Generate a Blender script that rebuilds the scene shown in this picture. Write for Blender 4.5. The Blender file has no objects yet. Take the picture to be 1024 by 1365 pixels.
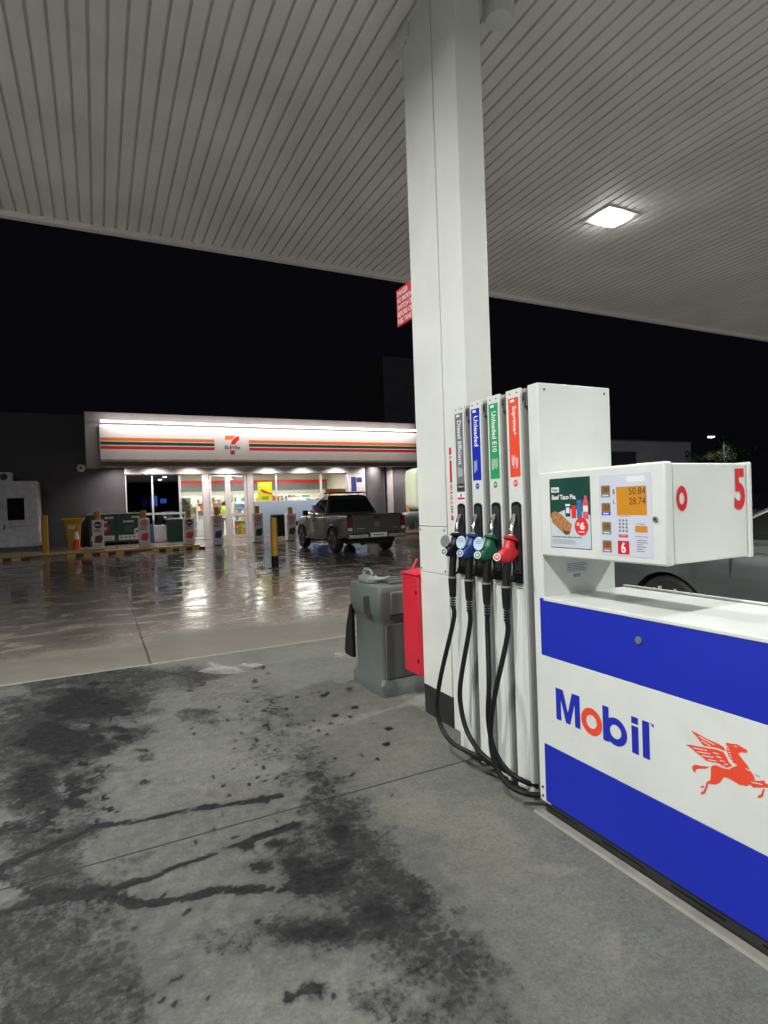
import bpy, bmesh, math, random
import numpy as np
from mathutils import Vector, Matrix, noise as mnoise
from mathutils.geometry import tessellate_polygon
R = math.radians
sc = bpy.context.scene
col = sc.collection
random.seed(7)
rng = np.random.default_rng(7)

# ---------------------------------------------------------------- camera
CX, CY, FPX, EYE = 512.0, 682.5, 763.18, 1.45
def _dir(p): return np.array([p[0]-CX, -(p[1]-CY), -FPX])
_Y = _dir((131, 687.)); _Y /= np.linalg.norm(_Y)
_X = _dir((2040, 620.)); _X -= _Y*(_X@_Y); _X /= np.linalg.norm(_X)
ROT = np.stack([_X, _Y, np.cross(_X, _Y)])
cam = bpy.data.cameras.new('camera'); co = bpy.data.objects.new('camera', cam); col.objects.link(co)
cam.sensor_fit = 'VERTICAL'; cam.sensor_height = 24.0; cam.lens = FPX/1365*24.0
cam.clip_start = 0.05; cam.clip_end = 1500
mw = Matrix([list(ROT[i])+[[0, 0, EYE][i]] for i in range(3)]+[[0, 0, 0, 1]])
co.matrix_world = mw
sc.camera = co

# ---------------------------------------------------------------- night sky
w = bpy.data.worlds.new('World'); sc.world = w; w.use_nodes = True
bg = w.node_tree.nodes['Background']
bg.inputs[0].default_value = (0.34, 0.34, 0.58, 1); bg.inputs[1].default_value = 0.0062
sun = bpy.data.lights.new('added_night_glow', 'SUN'); sun.energy = 0.16; sun.angle = R(12); sun.color = (.9, .92, 1.0)  # added weak sun, lifts tower and low building above the black sky
so = bpy.data.objects.new('added_night_glow', sun); col.objects.link(so); so.rotation_euler = (R(62), 0, R(-20))
sc.view_settings.view_transform = 'Standard'; sc.view_settings.look = 'None'
sc.view_settings.exposure = 0.0; sc.view_settings.gamma = 1.0
cy = sc.cycles
cy.use_denoising = True; cy.max_bounces = 7; cy.diffuse_bounces = 3; cy.glossy_bounces = 4
cy.transparent_max_bounces = 12; cy.sample_clamp_indirect = 4.0
cy.caustics_reflective = False; cy.caustics_refractive = False
try: cy.denoiser = 'OPENIMAGEDENOISE'
except Exception: pass
CANOPY_W = 208.0          # each canopy downlight
INNER_W = 150.0           # each ceiling panel in the shop

# ---------------------------------------------------------------- helpers
def at(x, y, X=None, Y=None, Z=None):
    """point of the place seen at photograph pixel x,y on one plane (X=, Y= or Z=)"""
    r = ROT @ _dir((x, y)); c = np.array([0, 0, EYE])
    t = X/r[0] if X is not None else (Y/r[1] if Y is not None else (Z-EYE)/r[2])
    return c+r*t

def new_mat(name):
    m = bpy.data.materials.new(name); m.use_nodes = True
    return m, m.node_tree, m.node_tree.nodes, m.node_tree.links, m.node_tree.nodes['Principled BSDF']

def mat(name, c, rough=.5, metal=0., var=.12, scale=6., bump=0., bscale=60., spec=.5, coat=0., dirt=0., dirt_c=(.03, .028, .024)):
    m, nt, N, L, b = new_mat(name)
    tc = N.new('ShaderNodeTexCoord')
    n = N.new('ShaderNodeTexNoise'); n.inputs['Scale'].default_value = scale; n.inputs['Detail'].default_value = 5
    L.new(tc.outputs['Object'], n.inputs['Vector'])
    r = N.new('ShaderNodeMapRange'); r.inputs[1].default_value = .3; r.inputs[2].default_value = .7
    r.inputs[3].default_value = 1-var; r.inputs[4].default_value = 1+var*.4
    L.new(n.outputs['Fac'], r.inputs[0])
    mx = N.new('ShaderNodeMix'); mx.data_type = 'RGBA'; mx.blend_type = 'MULTIPLY'; mx.inputs[0].default_value = 1
    mx.inputs[6].default_value = (*c, 1); L.new(r.outputs[0], mx.inputs[7])
    out = mx.outputs[2]
    if dirt > 0:
        n2 = N.new('ShaderNodeTexNoise'); n2.inputs['Scale'].default_value = scale*1.7; n2.inputs['Detail'].default_value = 8
        n2.inputs['Roughness'].default_value = .7
        L.new(tc.outputs['Object'], n2.inputs['Vector'])
        r2 = N.new('ShaderNodeMapRange'); r2.inputs[1].default_value = .58; r2.inputs[2].default_value = .78
        r2.inputs[3].default_value = 0; r2.inputs[4].default_value = dirt
        L.new(n2.outputs['Fac'], r2.inputs[0])
        m2 = N.new('ShaderNodeMix'); m2.data_type = 'RGBA'; L.new(r2.outputs[0], m2.inputs[0])
        L.new(out, m2.inputs[6]); m2.inputs[7].default_value = (*dirt_c, 1); out = m2.outputs[2]
    L.new(out, b.inputs['Base Color'])
    rr = N.new('ShaderNodeMapRange'); rr.inputs[1].default_value = .3; rr.inputs[2].default_value = .7
    rr.inputs[3].default_value = max(.02, rough*.85); rr.inputs[4].default_value = min(1, rough*1.15)
    L.new(n.outputs['Fac'], rr.inputs[0]); L.new(rr.outputs[0], b.inputs['Roughness'])
    b.inputs['Metallic'].default_value = metal; b.inputs['Specular IOR Level'].default_value = spec
    b.inputs['Coat Weight'].default_value = coat; b.inputs['Coat Roughness'].default_value = .06
    if bump:
        nb = N.new('ShaderNodeTexNoise'); nb.inputs['Scale'].default_value = bscale; nb.inputs['Detail'].default_value = 4
        L.new(tc.outputs['Object'], nb.inputs['Vector'])
        bp = N.new('ShaderNodeBump'); bp.inputs['Strength'].default_value = bump; bp.inputs['Distance'].default_value = .01
        L.new(nb.outputs['Fac'], bp.inputs['Height']); L.new(bp.outputs[0], b.inputs['Normal'])
    return m

def emit(name, c, s):
    m, nt, N, L, b = new_mat(name)
    b.inputs['Base Color'].default_value = (*[min(1, v*.5) for v in c], 1)
    b.inputs['Emission Color'].default_value = (*c, 1); b.inputs['Emission Strength'].default_value = s
    return m

def glass(name, tint=(.9, .95, .95), refl=.12, rough=.02):
    m, nt, N, L, b = new_mat(name)
    N.remove(b); o = N['Material Output']
    t = N.new('ShaderNodeBsdfTransparent'); t.inputs[0].default_value = (*tint, 1)
    g = N.new('ShaderNodeBsdfGlossy'); g.inputs['Roughness'].default_value = rough
    lw = N.new('ShaderNodeFresnel'); lw.inputs['IOR'].default_value = 1.5
    ad = N.new('ShaderNodeMath'); ad.operation = 'ADD'; ad.inputs[1].default_value = refl-.04; ad.use_clamp = True
    L.new(lw.outputs[0], ad.inputs[0])
    mx = N.new('ShaderNodeMixShader'); L.new(ad.outputs[0], mx.inputs[0]); L.new(t.outputs[0], mx.inputs[1]); L.new(g.outputs[0], mx.inputs[2])
    L.new(mx.outputs[0], o.inputs['Surface'])
    return m

_tc = {}
def text_geo(s, bold=0.0):
    k = (s, bold)
    if k not in _tc:
        cu = bpy.data.curves.new('t', 'FONT'); cu.body = s; cu.size = 1; cu.offset = bold; cu.resolution_u = 4
        o = bpy.data.objects.new('t', cu); col.objects.link(o)
        bpy.context.view_layer.update()
        me = bpy.data.meshes.new_from_object(o.evaluated_get(bpy.context.evaluated_depsgraph_get()))
        v = np.array([tuple(p.co)[:2] for p in me.vertices]); f = [tuple(p.vertices) for p in me.polygons]
        bpy.data.objects.remove(o); bpy.data.curves.remove(cu); bpy.data.meshes.remove(me)
        lo = v.min(0); hi = v.max(0); _tc[k] = ((v-lo)/(hi-lo), f, (hi-lo)[0]/(hi-lo)[1])
    return _tc[k]

class MB:
    """collects shapes, then links them as one mesh object"""
    def __init__(s): s.v = []; s.f = []; s.m = []; s.cur = 0
    def mi(s, i): s.cur = i; return s
    def add(s, vs, fs):
        o = len(s.v); s.v += [tuple(float(c) for c in p) for p in vs]
        for f in fs: s.f.append(tuple(i+o for i in f)); s.m.append(s.cur)
        return s
    def box(s, x0, x1, y0, y1, z0, z1, rz=0, ry=0, rx=0):
        x0, x1 = sorted((x0, x1)); y0, y1 = sorted((y0, y1)); z0, z1 = sorted((z0, z1))
        c = Vector(((x0+x1)/2, (y0+y1)/2, (z0+z1)/2)); vs = []
        M = Matrix.Rotation(rz, 3, 'Z') @ Matrix.Rotation(ry, 3, 'Y') @ Matrix.Rotation(rx, 3, 'X')
        for z in (z0, z1):
            for x, y in ((x0, y0), (x1, y0), (x1, y1), (x0, y1)): vs.append(c+M@(Vector((x, y, z))-c))
        return s.add(vs, [(0, 3, 2, 1), (4, 5, 6, 7), (0, 1, 5, 4), (1, 2, 6, 5), (2, 3, 7, 6), (3, 0, 4, 7)])
    def prism(s, poly, axis, a, b):
        """poly 2D outline (counter-clockwise), extruded along axis from a to b"""
        def P(u, v, t): return {'x': (t, u, v), 'y': (u, t, v), 'z': (u, v, t)}[axis]
        n = len(poly); vs = [P(u, v, a) for u, v in poly]+[P(u, v, b) for u, v in poly]
        tr = [tuple(t) for t in tessellate_polygon([[Vector((u, v, 0)) for u, v in poly]])]
        fs = [(i, (i+1) % n, (i+1) % n+n, i+n) for i in range(n)]
        if n <= 4: fs += [tuple(range(n))[::-1], tuple(range(n, 2*n))]
        else: fs += [t[::-1] for t in tr]+[tuple(i+n for i in t) for t in tr]
        return s.add(vs, fs)
    def poly3(s, pts):
        tr = tessellate_polygon([[Vector(p) for p in pts]])
        return s.add(pts, [tuple(t) for t in tr])
    def tube(s, pts, r, n=10, closed=False, caps=True):
        P = [Vector(p) for p in pts]; k = len(P); rs = r if hasattr(r, '__len__') else [r]*k
        vs = []; up = None
        for i in range(k):
            t = (P[min(i+1, k-1)]-P[max(i-1, 0)]) if not closed else (P[(i+1) % k]-P[i-1])
            t.normalize()
            if up is None: up = Vector((0, 0, 1)) if abs(t.z) < .9 else Vector((1, 0, 0))
            a = t.cross(up).normalized(); b = a.cross(t).normalized(); up = b
            for j in range(n):
                q = 2*math.pi*j/n; vs.append(P[i]+(a*math.cos(q)+b*math.sin(q))*rs[i])
        fs = []
        for i in range(k if closed else k-1):
            for j in range(n):
                a0 = i*n+j; a1 = i*n+(j+1) % n; b0 = ((i+1) % k)*n+j; b1 = ((i+1) % k)*n+(j+1) % n
                fs.append((a0, a1, b1, b0))
        if caps and not closed: fs += [tuple(range(n))[::-1], tuple(range((k-1)*n, k*n))]
        return s.add(vs, fs)
    def cyl(s, p0, p1, r0, r1=None, n=20): return s.tube([p0, p1], [r0, r0 if r1 is None else r1], n)
    def lathe(s, prof, c=(0, 0, 0), axis='z', n=28):
        vs = []; k = len(prof)
        for r, h in prof:
            for j in range(n):
                q = 2*math.pi*j/n; a, b = r*math.cos(q), r*math.sin(q)
                p = {'z': (a, b, h), 'x': (h, a, b), 'y': (b, h, a)}[axis]
                vs.append((p[0]+c[0], p[1]+c[1], p[2]+c[2]))
        fs = [(i*n+j, i*n+(j+1) % n, (i+1)*n+(j+1) % n, (i+1)*n+j) for i in range(k-1) for j in range(n)]
        fs += [tuple(range(n))[::-1], tuple(range((k-1)*n, k*n))]
        return s.add(vs, fs)
    def loft(s, secs):
        n = len(secs[0]); k = len(secs); vs = [p for q in secs for p in q]
        fs = [(i*n+j, i*n+(j+1) % n, (i+1)*n+(j+1) % n, (i+1)*n+j) for i in range(k-1) for j in range(n)]
        fs += [tuple(range(n))[::-1], tuple(range((k-1)*n, k*n))]
        return s.add(vs, fs)
    # flat marks on a face looking towards -X (u runs to smaller Y) or towards -Y (u runs to larger X)
    def fmap(s, face, d):
        return (lambda u, v: (d, -u, v)) if face == 'x' else (lambda u, v: (u, d, v))
    def text(s, st, face, d, u0, u1, v0, v1, bold=.0, rot=0):
        g, f, asp = text_geo(st, bold); M = s.fmap(face, d); vs = []
        for a, b in g:
            if rot == -90: a, b = b, 1-a      # reads downwards
            vs.append(M(u0+a*(u1-u0), v0+b*(v1-v0)))
        return s.add(vs, f)
    def rect(s, face, d, u0, u1, v0, v1):
        M = s.fmap(face, d); return s.add([M(u0, v0), M(u1, v0), M(u1, v1), M(u0, v1)], [(0, 1, 2, 3)])
    def flat(s, pts, face, d):
        M = s.fmap(face, d); return s.poly3([M(*p) for p in pts])
    def disc(s, face, d, u, v, ru, rv=None, n=28, hole=0):
        rv = ru if rv is None else rv; M = s.fmap(face, d)
        o = [M(u+ru*math.cos(2*math.pi*i/n), v+rv*math.sin(2*math.pi*i/n)) for i in range(n)]
        if hole:
            q = [M(u+ru*hole*math.cos(2*math.pi*i/n), v+rv*hole*math.sin(2*math.pi*i/n)) for i in range(n)]
            return s.add(o+q, [(i, (i+1) % n, n+(i+1) % n, n+i) for i in range(n)])
        return s.add(o, [tuple(range(n))])
    def lines(s, face, d, u0, u1, v0, v1, n, frac=.5, rag=.5):
        h = (v1-v0)/n
        for i in range(n):
            v = v1-(i+.8)*h; u = u0
            end = u0+(u1-u0)*(1-rag*random.random())
            while u < end:
                q = min(end, u+(u1-u0)*random.uniform(.08, .2)); s.rect(face, d, u, q, v, v+h*frac); u = q+(u1-u0)*.02
        return s
    def build(s, name, mats, parent=None, bevel=0, seg=2, smooth=30, label=None):
        me = bpy.data.meshes.new(name)
        off = Vector(ORG.get(parent.name, (0, 0, 0))) if parent else Vector((0, 0, 0))
        me.from_pydata([tuple(Vector(p)-off) for p in s.v], [], s.f)
        for m in (mats if isinstance(mats, (list, tuple)) else [mats]): me.materials.append(m)
        me.polygons.foreach_set('material_index', s.m)
        if smooth:
            me.polygons.foreach_set('use_smooth', [True]*len(me.polygons))
            me.update(); me.set_sharp_from_angle(angle=R(smooth))
        me.validate()
        o = bpy.data.objects.new(name, me); col.objects.link(o)
        if parent: o.parent = parent; ORG[o.name] = tuple(off)
        if bevel:
            b = o.modifiers.new('bevel', 'BEVEL'); b.width = bevel; b.segments = seg; b.limit_method = 'ANGLE'; b.angle_limit = R(40)
        if label: o['label'] = label
        return o
ORG = {}
def tag(o, label=None, cat=None, group=None, kind=None):
    if label: o['label'] = label
    if cat: o['category'] = cat
    if group: o['group'] = group
    if kind: o['kind'] = kind
    return o
def thing(name, label, cat, loc=(0, 0, 0), group=None):
    o = bpy.data.objects.new(name, None); o.empty_display_size = .1; col.objects.link(o)
    o.location = tuple(float(v) for v in loc); ORG[o.name] = tuple(o.location)
    return tag(o, label, cat, group)
def copy_tree(o, parent=None):
    c = o.copy(); col.objects.link(c)
    if parent: c.parent = parent
    for ch in list(o.children): copy_tree(ch, c)
    return c
def lamp(name, typ, loc, energy, color, parent=None, rot=(0, 0, 0), **kw):
    l = bpy.data.lights.new(name, typ); l.energy = energy; l.color = color
    for k, v in kw.items(): setattr(l, k, v)
    o = bpy.data.objects.new(name, l); col.objects.link(o); o.rotation_euler = rot
    off = Vector(ORG.get(parent.name, (0, 0, 0))) if parent else Vector()
    o.location = Vector(loc)-off
    if parent: o.parent = parent
    return o
def rrect(x0, x1, y0, y1, r, z, n=4):
    pts = []
    for cx_, cy_, a0 in ((x1-r, y1-r, 0), (x0+r, y1-r, 90), (x0+r, y0+r, 180), (x1-r, y0+r, 270)):
        for i in range(n+1):
            a = R(a0+90*i/n); pts.append((cx_+r*math.cos(a), cy_+r*math.sin(a), z))
    return pts
def smooth_path(P, k=6):
    P = [np.array(p, float) for p in P]; out = []
    for i in range(len(P)-1):
        a, b, c, d = P[max(i-1, 0)], P[i], P[i+1], P[min(i+2, len(P)-1)]
        for j in range(k):
            t = j/k
            out.append(.5*((2*b)+(-a+c)*t+(2*a-5*b+4*c-d)*t*t+(-a+3*b-3*c+d)*t**3))
    out.append(P[-1]); return [tuple(p) for p in out]

# ---------------------------------------------------------------- materials
M = {}
M['white'] = mat('white_enamel', (.66, .69, .67), .35, var=.06, scale=3, dirt=.22, dirt_c=(.35, .33, .28))
M['colwhite'] = mat('column_paint', (.70, .72, .69), .5, var=.08, scale=2.2, bump=.08, bscale=9, dirt=.16, dirt_c=(.38, .38, .28))
M['cream'] = mat('cream_plastic', (.72, .76, .56), .35, var=.04)
M['blue'] = mat('blue_vinyl', (.008, .022, .42), .45, var=.05, scale=2)
M['logoblue'] = mat('logo_blue', (.012, .025, .40), .4, var=.03)
M['red'] = mat('red_vinyl', (.72, .03, .025), .4, var=.05)
M['vermilion'] = mat('vermilion_vinyl', (.78, .07, .03), .4, var=.04)
M['orange'] = mat('orange_vinyl', (.80, .20, .03), .4, var=.05)
M['green'] = mat('green_vinyl', (.03, .32, .12), .4, var=.05)
M['darkgreen'] = mat('dark_green', (.008, .06, .045), .45, var=.1)
M['stripegreen'] = mat('stripe_green', (.015, .07, .04), .4, var=.05)
M['labelgrey'] = mat('label_grey', (.16, .18, .19), .4, var=.05)
M['black'] = mat('black_plastic', (.006, .006, .0065), .42, var=.2, bump=.05, bscale=200, spec=.3)
M['rubber'] = mat('black_rubber', (.007, .007, .007), .5, var=.2, bump=.1, bscale=150, spec=.35)
M['tyre'] = mat('tyre_rubber', (.03, .03, .031), .45, var=.2, bump=.2, bscale=40)
M['metal'] = mat('brushed_metal', (.42, .42, .40), .38, metal=.75, var=.1)
M['striplight'] = mat('grey_channel', (.33, .335, .32), .45, metal=.0, var=.08)
M['scuffed'] = mat('scuffed_black', (.022, .022, .024), .55, var=.3, scale=9, dirt=.35, dirt_c=(.16, .16, .155))
M['darkmetal'] = mat('dark_metal', (.10, .105, .11), .45, metal=.3, var=.15)
M['chrome'] = mat('chrome', (.7, .7, .7), .15, metal=1, var=.02)
M['paper'] = mat('white_paper', (.74, .75, .78), .5, var=.03)
M['lilac'] = mat('pale_lilac_panel', (.58, .61, .72), .35, var=.03)
M['ink'] = mat('dark_ink', (.03, .03, .035), .5, var=.05)
M['greyink'] = mat('grey_ink', (.2, .2, .22), .5, var=.05)
M['yellow'] = mat('yellow_paint', (.62, .33, .02), .5, var=.2, scale=9, dirt=.4)
M['yellowbin'] = mat('yellow_plastic', (.50, .32, .015), .45, var=.1, dirt=.2)
M['greyplastic'] = mat('grey_plastic', (.10, .115, .112), .5, var=.1, scale=5, bump=.15, bscale=160, dirt=.15)
M['greyplasticdk'] = mat('dark_grey_plastic', (.06, .068, .068), .5, var=.1, scale=5, bump=.15, bscale=160)
M['redsteel'] = mat('red_steel', (.62, .018, .04), .38, var=.08, scale=4, dirt=.05)
M['renderwall'] = mat('grey_render', (.15, .145, .155), .8, var=.15, scale=2.5, bump=.2, bscale=30, dirt=.2)
M['darkwall'] = mat('dark_render', (.11, .11, .12), .8, var=.2, scale=1.5, bump=.2, bscale=20)
M['shopwhite'] = mat('shop_white_aluminium', (.72, .70, .69), .45, var=.08, scale=4, dirt=.2, dirt_c=(.25, .2, .15))
M['sign'] = mat('sign_face', (.78, .74, .71), .42, var=.05, scale=2)
M['fasc'] = mat('fascia_grey', (.36, .33, .32), .6, var=.12, scale=2)
M['rust'] = mat('stained_ledge', (.42, .36, .25), .7, var=.3, scale=8, dirt=.5, dirt_c=(.12, .08, .04))
M['concretelight'] = mat('pale_concrete', (.24, .235, .205), .75, var=.25, scale=7, bump=.3, bscale=50, dirt=.4)
M['ceil'] = mat('soffit_paint', (.80, .79, .775), .6, var=.12, scale=1.1, dirt=.25, dirt_c=(.3, .28, .25))
M['shed'] = mat('weathered_white', (.72, .72, .72), .6, var=.25, scale=4, dirt=.5, dirt_c=(.12, .11, .1))
M['glass'] = glass('window_glass')
M['glassdark'] = glass('tinted_glass', (.34, .38, .50), .14)
M['carglass'] = mat('car_glass', (.012, .014, .015), .05, var=.02, spec=.8)
M['ute'] = mat('grey_metallic_paint', (.062, .060, .056), .40, metal=.45, var=.03, coat=.7)
M['suv'] = mat('charcoal_metallic_paint', (.125, .135, .14), .42, metal=.4, var=.03, coat=.8)
M['tail'] = mat('tail_lamp_red', (.16, .006, .01), .15, var=.1, coat=.6)
M['skin'] = mat('skin', (.42, .25, .18), .5, var=.05)
M['hair'] = mat('dark_hair', (.02, .015, .012), .6)
M['hivis'] = mat('hi_vis_vest', (.45, .62, .03), .6)
M['tile'] = mat('floor_tile', (.45, .42, .37), .25, var=.1)
M['wallwhite'] = mat('inner_wall', (.66, .63, .55), .6, var=.05)
M['counterblue'] = mat('pale_blue_panel', (.42, .55, .66), .4, var=.05)

# ================================================================ GROUND
def field_grid(x0, x1, y0, y1, step):
    xs = np.arange(x0, x1+1e-6, step); ys = np.arange(y0, y1+1e-6, step)
    return xs, ys
def seg_dist(Xg, Yg, pts):
    d = np.full(Xg.shape, 1e9)
    for (ax, ay), (bx, by) in zip(pts[:-1], pts[1:]):
        vx, vy = bx-ax, by-ay; L2 = vx*vx+vy*vy+1e-12
        t = np.clip(((Xg-ax)*vx+(Yg-ay)*vy)/L2, 0, 1)
        d = np.minimum(d, np.hypot(Xg-ax-t*vx, Yg-ay-t*vy))
    return d
def gp(x, y): p = at(x, y, Z=0); return (p[0], p[1])
def vnoise(Xg, Yg, sc_, seed):
    r = np.random.default_rng(seed); T = r.random((64, 64))
    u = Xg*sc_; v = Yg*sc_; i = np.floor(u).astype(int); j = np.floor(v).astype(int); fu = u-i; fv = v-j
    fu = fu*fu*(3-2*fu); fv = fv*fv*(3-2*fv); g = lambda a, b: T[a % 64, b % 64]
    return (g(i, j)*(1-fu)+g(i+1, j)*fu)*(1-fv)+(g(i, j+1)*(1-fu)+g(i+1, j+1)*fu)*fv
GX0, GX1, GY0, GY1 = -9.0, 9.0, 0.0, 23.6
def build_ground():
    # fine grid near the camera, coarser towards the shop
    xs = np.concatenate([np.arange(-9, -3, .25), np.arange(-3, 4.0, .03), np.arange(4.0, 9.01, .25)])
    ys = np.concatenate([np.arange(0, .6, .1), np.arange(.6, 8.0, .03), np.arange(8.0, 23.61, .12)])
    Xg, Yg = np.meshgrid(xs, ys, indexing='ij')
    stain = np.zeros(Xg.shape); gloss = np.zeros(Xg.shape); pale = np.zeros(Xg.shape)
    n1 = vnoise(Xg, Yg, 2.2, 1); n2 = vnoise(Xg, Yg, 6, 2); n3 = vnoise(Xg, Yg, 14, 3)
    wob = (n2-.5)*.09+(n3-.5)*.10
    streak = np.zeros(Xg.shape)
    def line(px, w, amt, soft=.5):
        nonlocal streak
        pts = [gp(*p) for p in px]
        d = seg_dist(Xg, Yg, pts)+wob*min(.30, w*9)
        streak = np.maximum(streak, amt*np.clip((w*(1+soft)-d)/(w*soft+.02), 0, 1))
    def blob(cx_, cy_, rx, ry, amt, fld='s', hard=.6):
        nonlocal stain, gloss, pale, streak
        p = gp(cx_, cy_); a = gp(cx_-rx, cy_); b = gp(cx_+rx, cy_); c = gp(cx_, cy_-ry); e = gp(cx_, cy_+ry)
        ux, uy = (b[0]-a[0])/2, (b[1]-a[1])/2; wx, wy = (e[0]-c[0])/2, (e[1]-c[1])/2
        det = ux*wy-uy*wx; dx, dy = Xg-p[0], Yg-p[1]
        s = (dx*wy-dy*wx)/det; t = (ux*dy-uy*dx)/det
        q = np.hypot(s, t)+(n1-.5)*.7+(n2-.5)*.6
        v = amt*np.clip((1+hard*.5-q)/hard, 0, 1)
        if fld == 's': stain = np.maximum(stain, v)
        elif fld == 'k': streak = np.maximum(streak, v)
        elif fld == 'g': gloss = np.maximum(gloss, v)
        else: pale = np.maximum(pale, v)
    def track(px, w, amt):
        nonlocal stain
        d = seg_dist(Xg, Yg, [gp(*p) for p in px])+(n2-.5)*w*.9+(n3-.5)*w*.5
        stain = np.maximum(stain, amt*np.clip((w*1.3-d)/(w*.9), 0, 1)*(.55+.9*n1))
    # dark wheel tracks across the slab
    track([(350, 915), (385, 960), (420, 1030)], .09, .40)
    track([(420, 1030), (470, 1110), (540, 1200), (620, 1300), (700, 1400)], .15, .50)
    track([(470, 1150), (540, 1230), (620, 1360)], .20, .46)
    track([(150, 920), (120, 1000), (95, 1100), (60, 1230), (20, 1370)], .14, .55)
    track([(135, 1190), (140, 1260), (165, 1380)], .10, .5)
    # damp run-off lines across the slab
    line([(-20, 1168), (40, 1140), (95, 1118), (130, 1100), (180, 1096), (215, 1088), (270, 1076), (300, 1073), (352, 1066), (375, 1060)], .025, 1.0)
    line([(-20, 1222), (50, 1205), (110, 1188), (150, 1184), (195, 1172), (240, 1154), (300, 1132), (345, 1116), (395, 1098)], .024, 1.0)
    line([(60, 1190), (135, 1192), (185, 1206), (235, 1200), (285, 1188), (335, 1186), (372, 1186), (430, 1178), (462, 1150)], .026, 1.0)
    line([(0, 1170), (60, 1195), (130, 1190)], .035, .8)
    line([(130, 1092), (135, 1125)], .02, .7)
    # broad damp areas
    for b in [(60, 990, 92, 40, .75), (115, 940, 84, 36, .8), (40, 1050, 48, 46, .7), (15, 1010, 60, 20, .65), (105, 902, 190, 17, .66), (20, 955, 60, 12, .55), (170, 900, 130, 16, .55),
              (60, 1170, 110, 36, .62), (30, 1220, 100, 36, .6), (150, 1150, 60, 20, .42), (60, 1290, 100, 70, .66), (140, 1330, 60, 60, .55), (30, 1240, 60, 40, .72), (90, 1350, 60, 30, .6), (455, 1175, 60, 36, .8), (470, 1120, 50, 36, .78), (430, 1240, 90, 24, .85), (520, 1240, 60, 26, .72), (420, 1135, 90, 50, .52), (480, 1200, 110, 70, .55), (430, 1240, 110, 40, .6), (540, 1270, 80, 50, .52), (600, 1310, 70, 50, .5), (300, 1255, 60, 20, .4), (370, 990, 60, 40, .36), (410, 1035, 50, 34, .40), (345, 950, 40, 26, .36),
              (150, 912, 80, 12, .55), (20, 940, 60, 14, .6), (110, 1030, 18, 12, .6), (98, 1075, 18, 10, .6), (35, 1120, 50, 20, .62),
              (30, 1235, 110, 42, .62), (40, 1300, 60, 60, .5), (20, 1350, 50, 40, .5), (70, 1275, 28, 20, .65),
              (420, 1160, 60, 48, .75), (455, 1110, 34, 26, .8), (395, 1140, 38, 20, .7), (480, 1170, 60, 40, .6), (430, 1240, 75, 26, .88),
              (500, 1235, 70, 40, .7), (470, 1200, 50, 22, .72), (350, 1155, 26, 12, .7), (540, 1180, 40, 40, .45), (330, 1130, 16, 8, .7), (365, 1125, 16, 8, .7),
              (420, 1318, 24, 20, .6), (388, 1328, 14, 13, .85), (355, 1345, 14, 12, .6), (300, 1268, 40, 10, .5), (232, 1276, 12, 9, .5),
              (560, 1290, 60, 34, .5), (620, 1330, 50, 30, .5), (500, 1320, 40, 40, .45), (182, 1300, 22, 15, .55), (60, 1330, 40, 25, .5),
              (270, 955, 34, 14, .5), (365, 955, 22, 22, .4), (400, 1010, 26, 24, .42), (430, 1030, 28, 22, .38), (200, 1010, 18, 7, .55), (140, 1025, 26, 10, .5),
              (245, 1155, 12, 6, .5), (150, 1160, 20, 12, .5), (520, 1110, 24, 18, .35)]: blob(*b)
    for b in [(420, 1175, 46, 26, .8), (455, 1112, 26, 18, .85), (430, 1242, 62, 15, .8), (505, 1215, 40, 20, .62), (70, 985, 46, 20, .8), (115, 940, 46, 20, .85), (45, 1045, 26, 24, .75), (388, 1328, 13, 12, .9), (420, 1316, 20, 15, .7), (60, 1190, 50, 10, .8), (20, 1100, 20, 9, .6), (190, 1000, 14, 4, .7), (98, 1072, 16, 8, .7), (560, 1290, 30, 14, .6), (330, 1128, 14, 6, .85), (365, 1124, 15, 6, .85), (395, 1150, 24, 9, .8), (345, 1155, 22, 8, .75)]: blob(*b, fld='k')
    # drips
    dr = np.random.default_rng(3)
    for k in range(150):
        cx_ = dr.normal(380, 80); cy_ = dr.normal(1010, 70); 
        if not (880 < cy_ < 1250): continue
        blob(cx_, cy_, dr.uniform(2.5, 6), dr.uniform(1.5, 3.5), dr.uniform(.5, .85), 'k')
    for k in range(90):
        t = dr.random(); cx_ = 130-60*t+dr.normal(0, 34); cy_ = 920+180*t+dr.normal(0, 14)
        blob(cx_, cy_, dr.uniform(4, 13), dr.uniform(2, 6), dr.uniform(.5, .85), 'k')
    for k in range(120):
        cx_ = dr.uniform(-10, 620); cy_ = dr.uniform(1180, 1370)
        blob(cx_, cy_, dr.uniform(3, 9), dr.uniform(2, 7), dr.uniform(.4, .8), 'k')
    # tyre tread prints left in the damp
    def tread(p0, p1, w, n, amt):
        nonlocal stain
        a = np.array(gp(*p0)); b = np.array(gp(*p1)); d = b-a; L = np.hypot(*d); d /= L; nrm = np.array([-d[1], d[0]])
        s = (Xg-a[0])*d[0]+(Yg-a[1])*d[1]; t = (Xg-a[0])*nrm[0]+(Yg-a[1])*nrm[1]
        inside = (s > 0) & (s < L) & (abs(t) < w)
        ribs = np.zeros(Xg.shape)
        for k, c in enumerate((-.75, -.25, .25, .75)):
            ph = (s/.065+.35*k+abs(t)*3) % 1
            ribs = np.maximum(ribs, ((abs(t-c*w) < w*.2) & (ph < .66)).astype(float))
        stain = np.maximum(stain, amt*ribs*inside*(.45+1.1*n1)*(n2 > .25))
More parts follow.
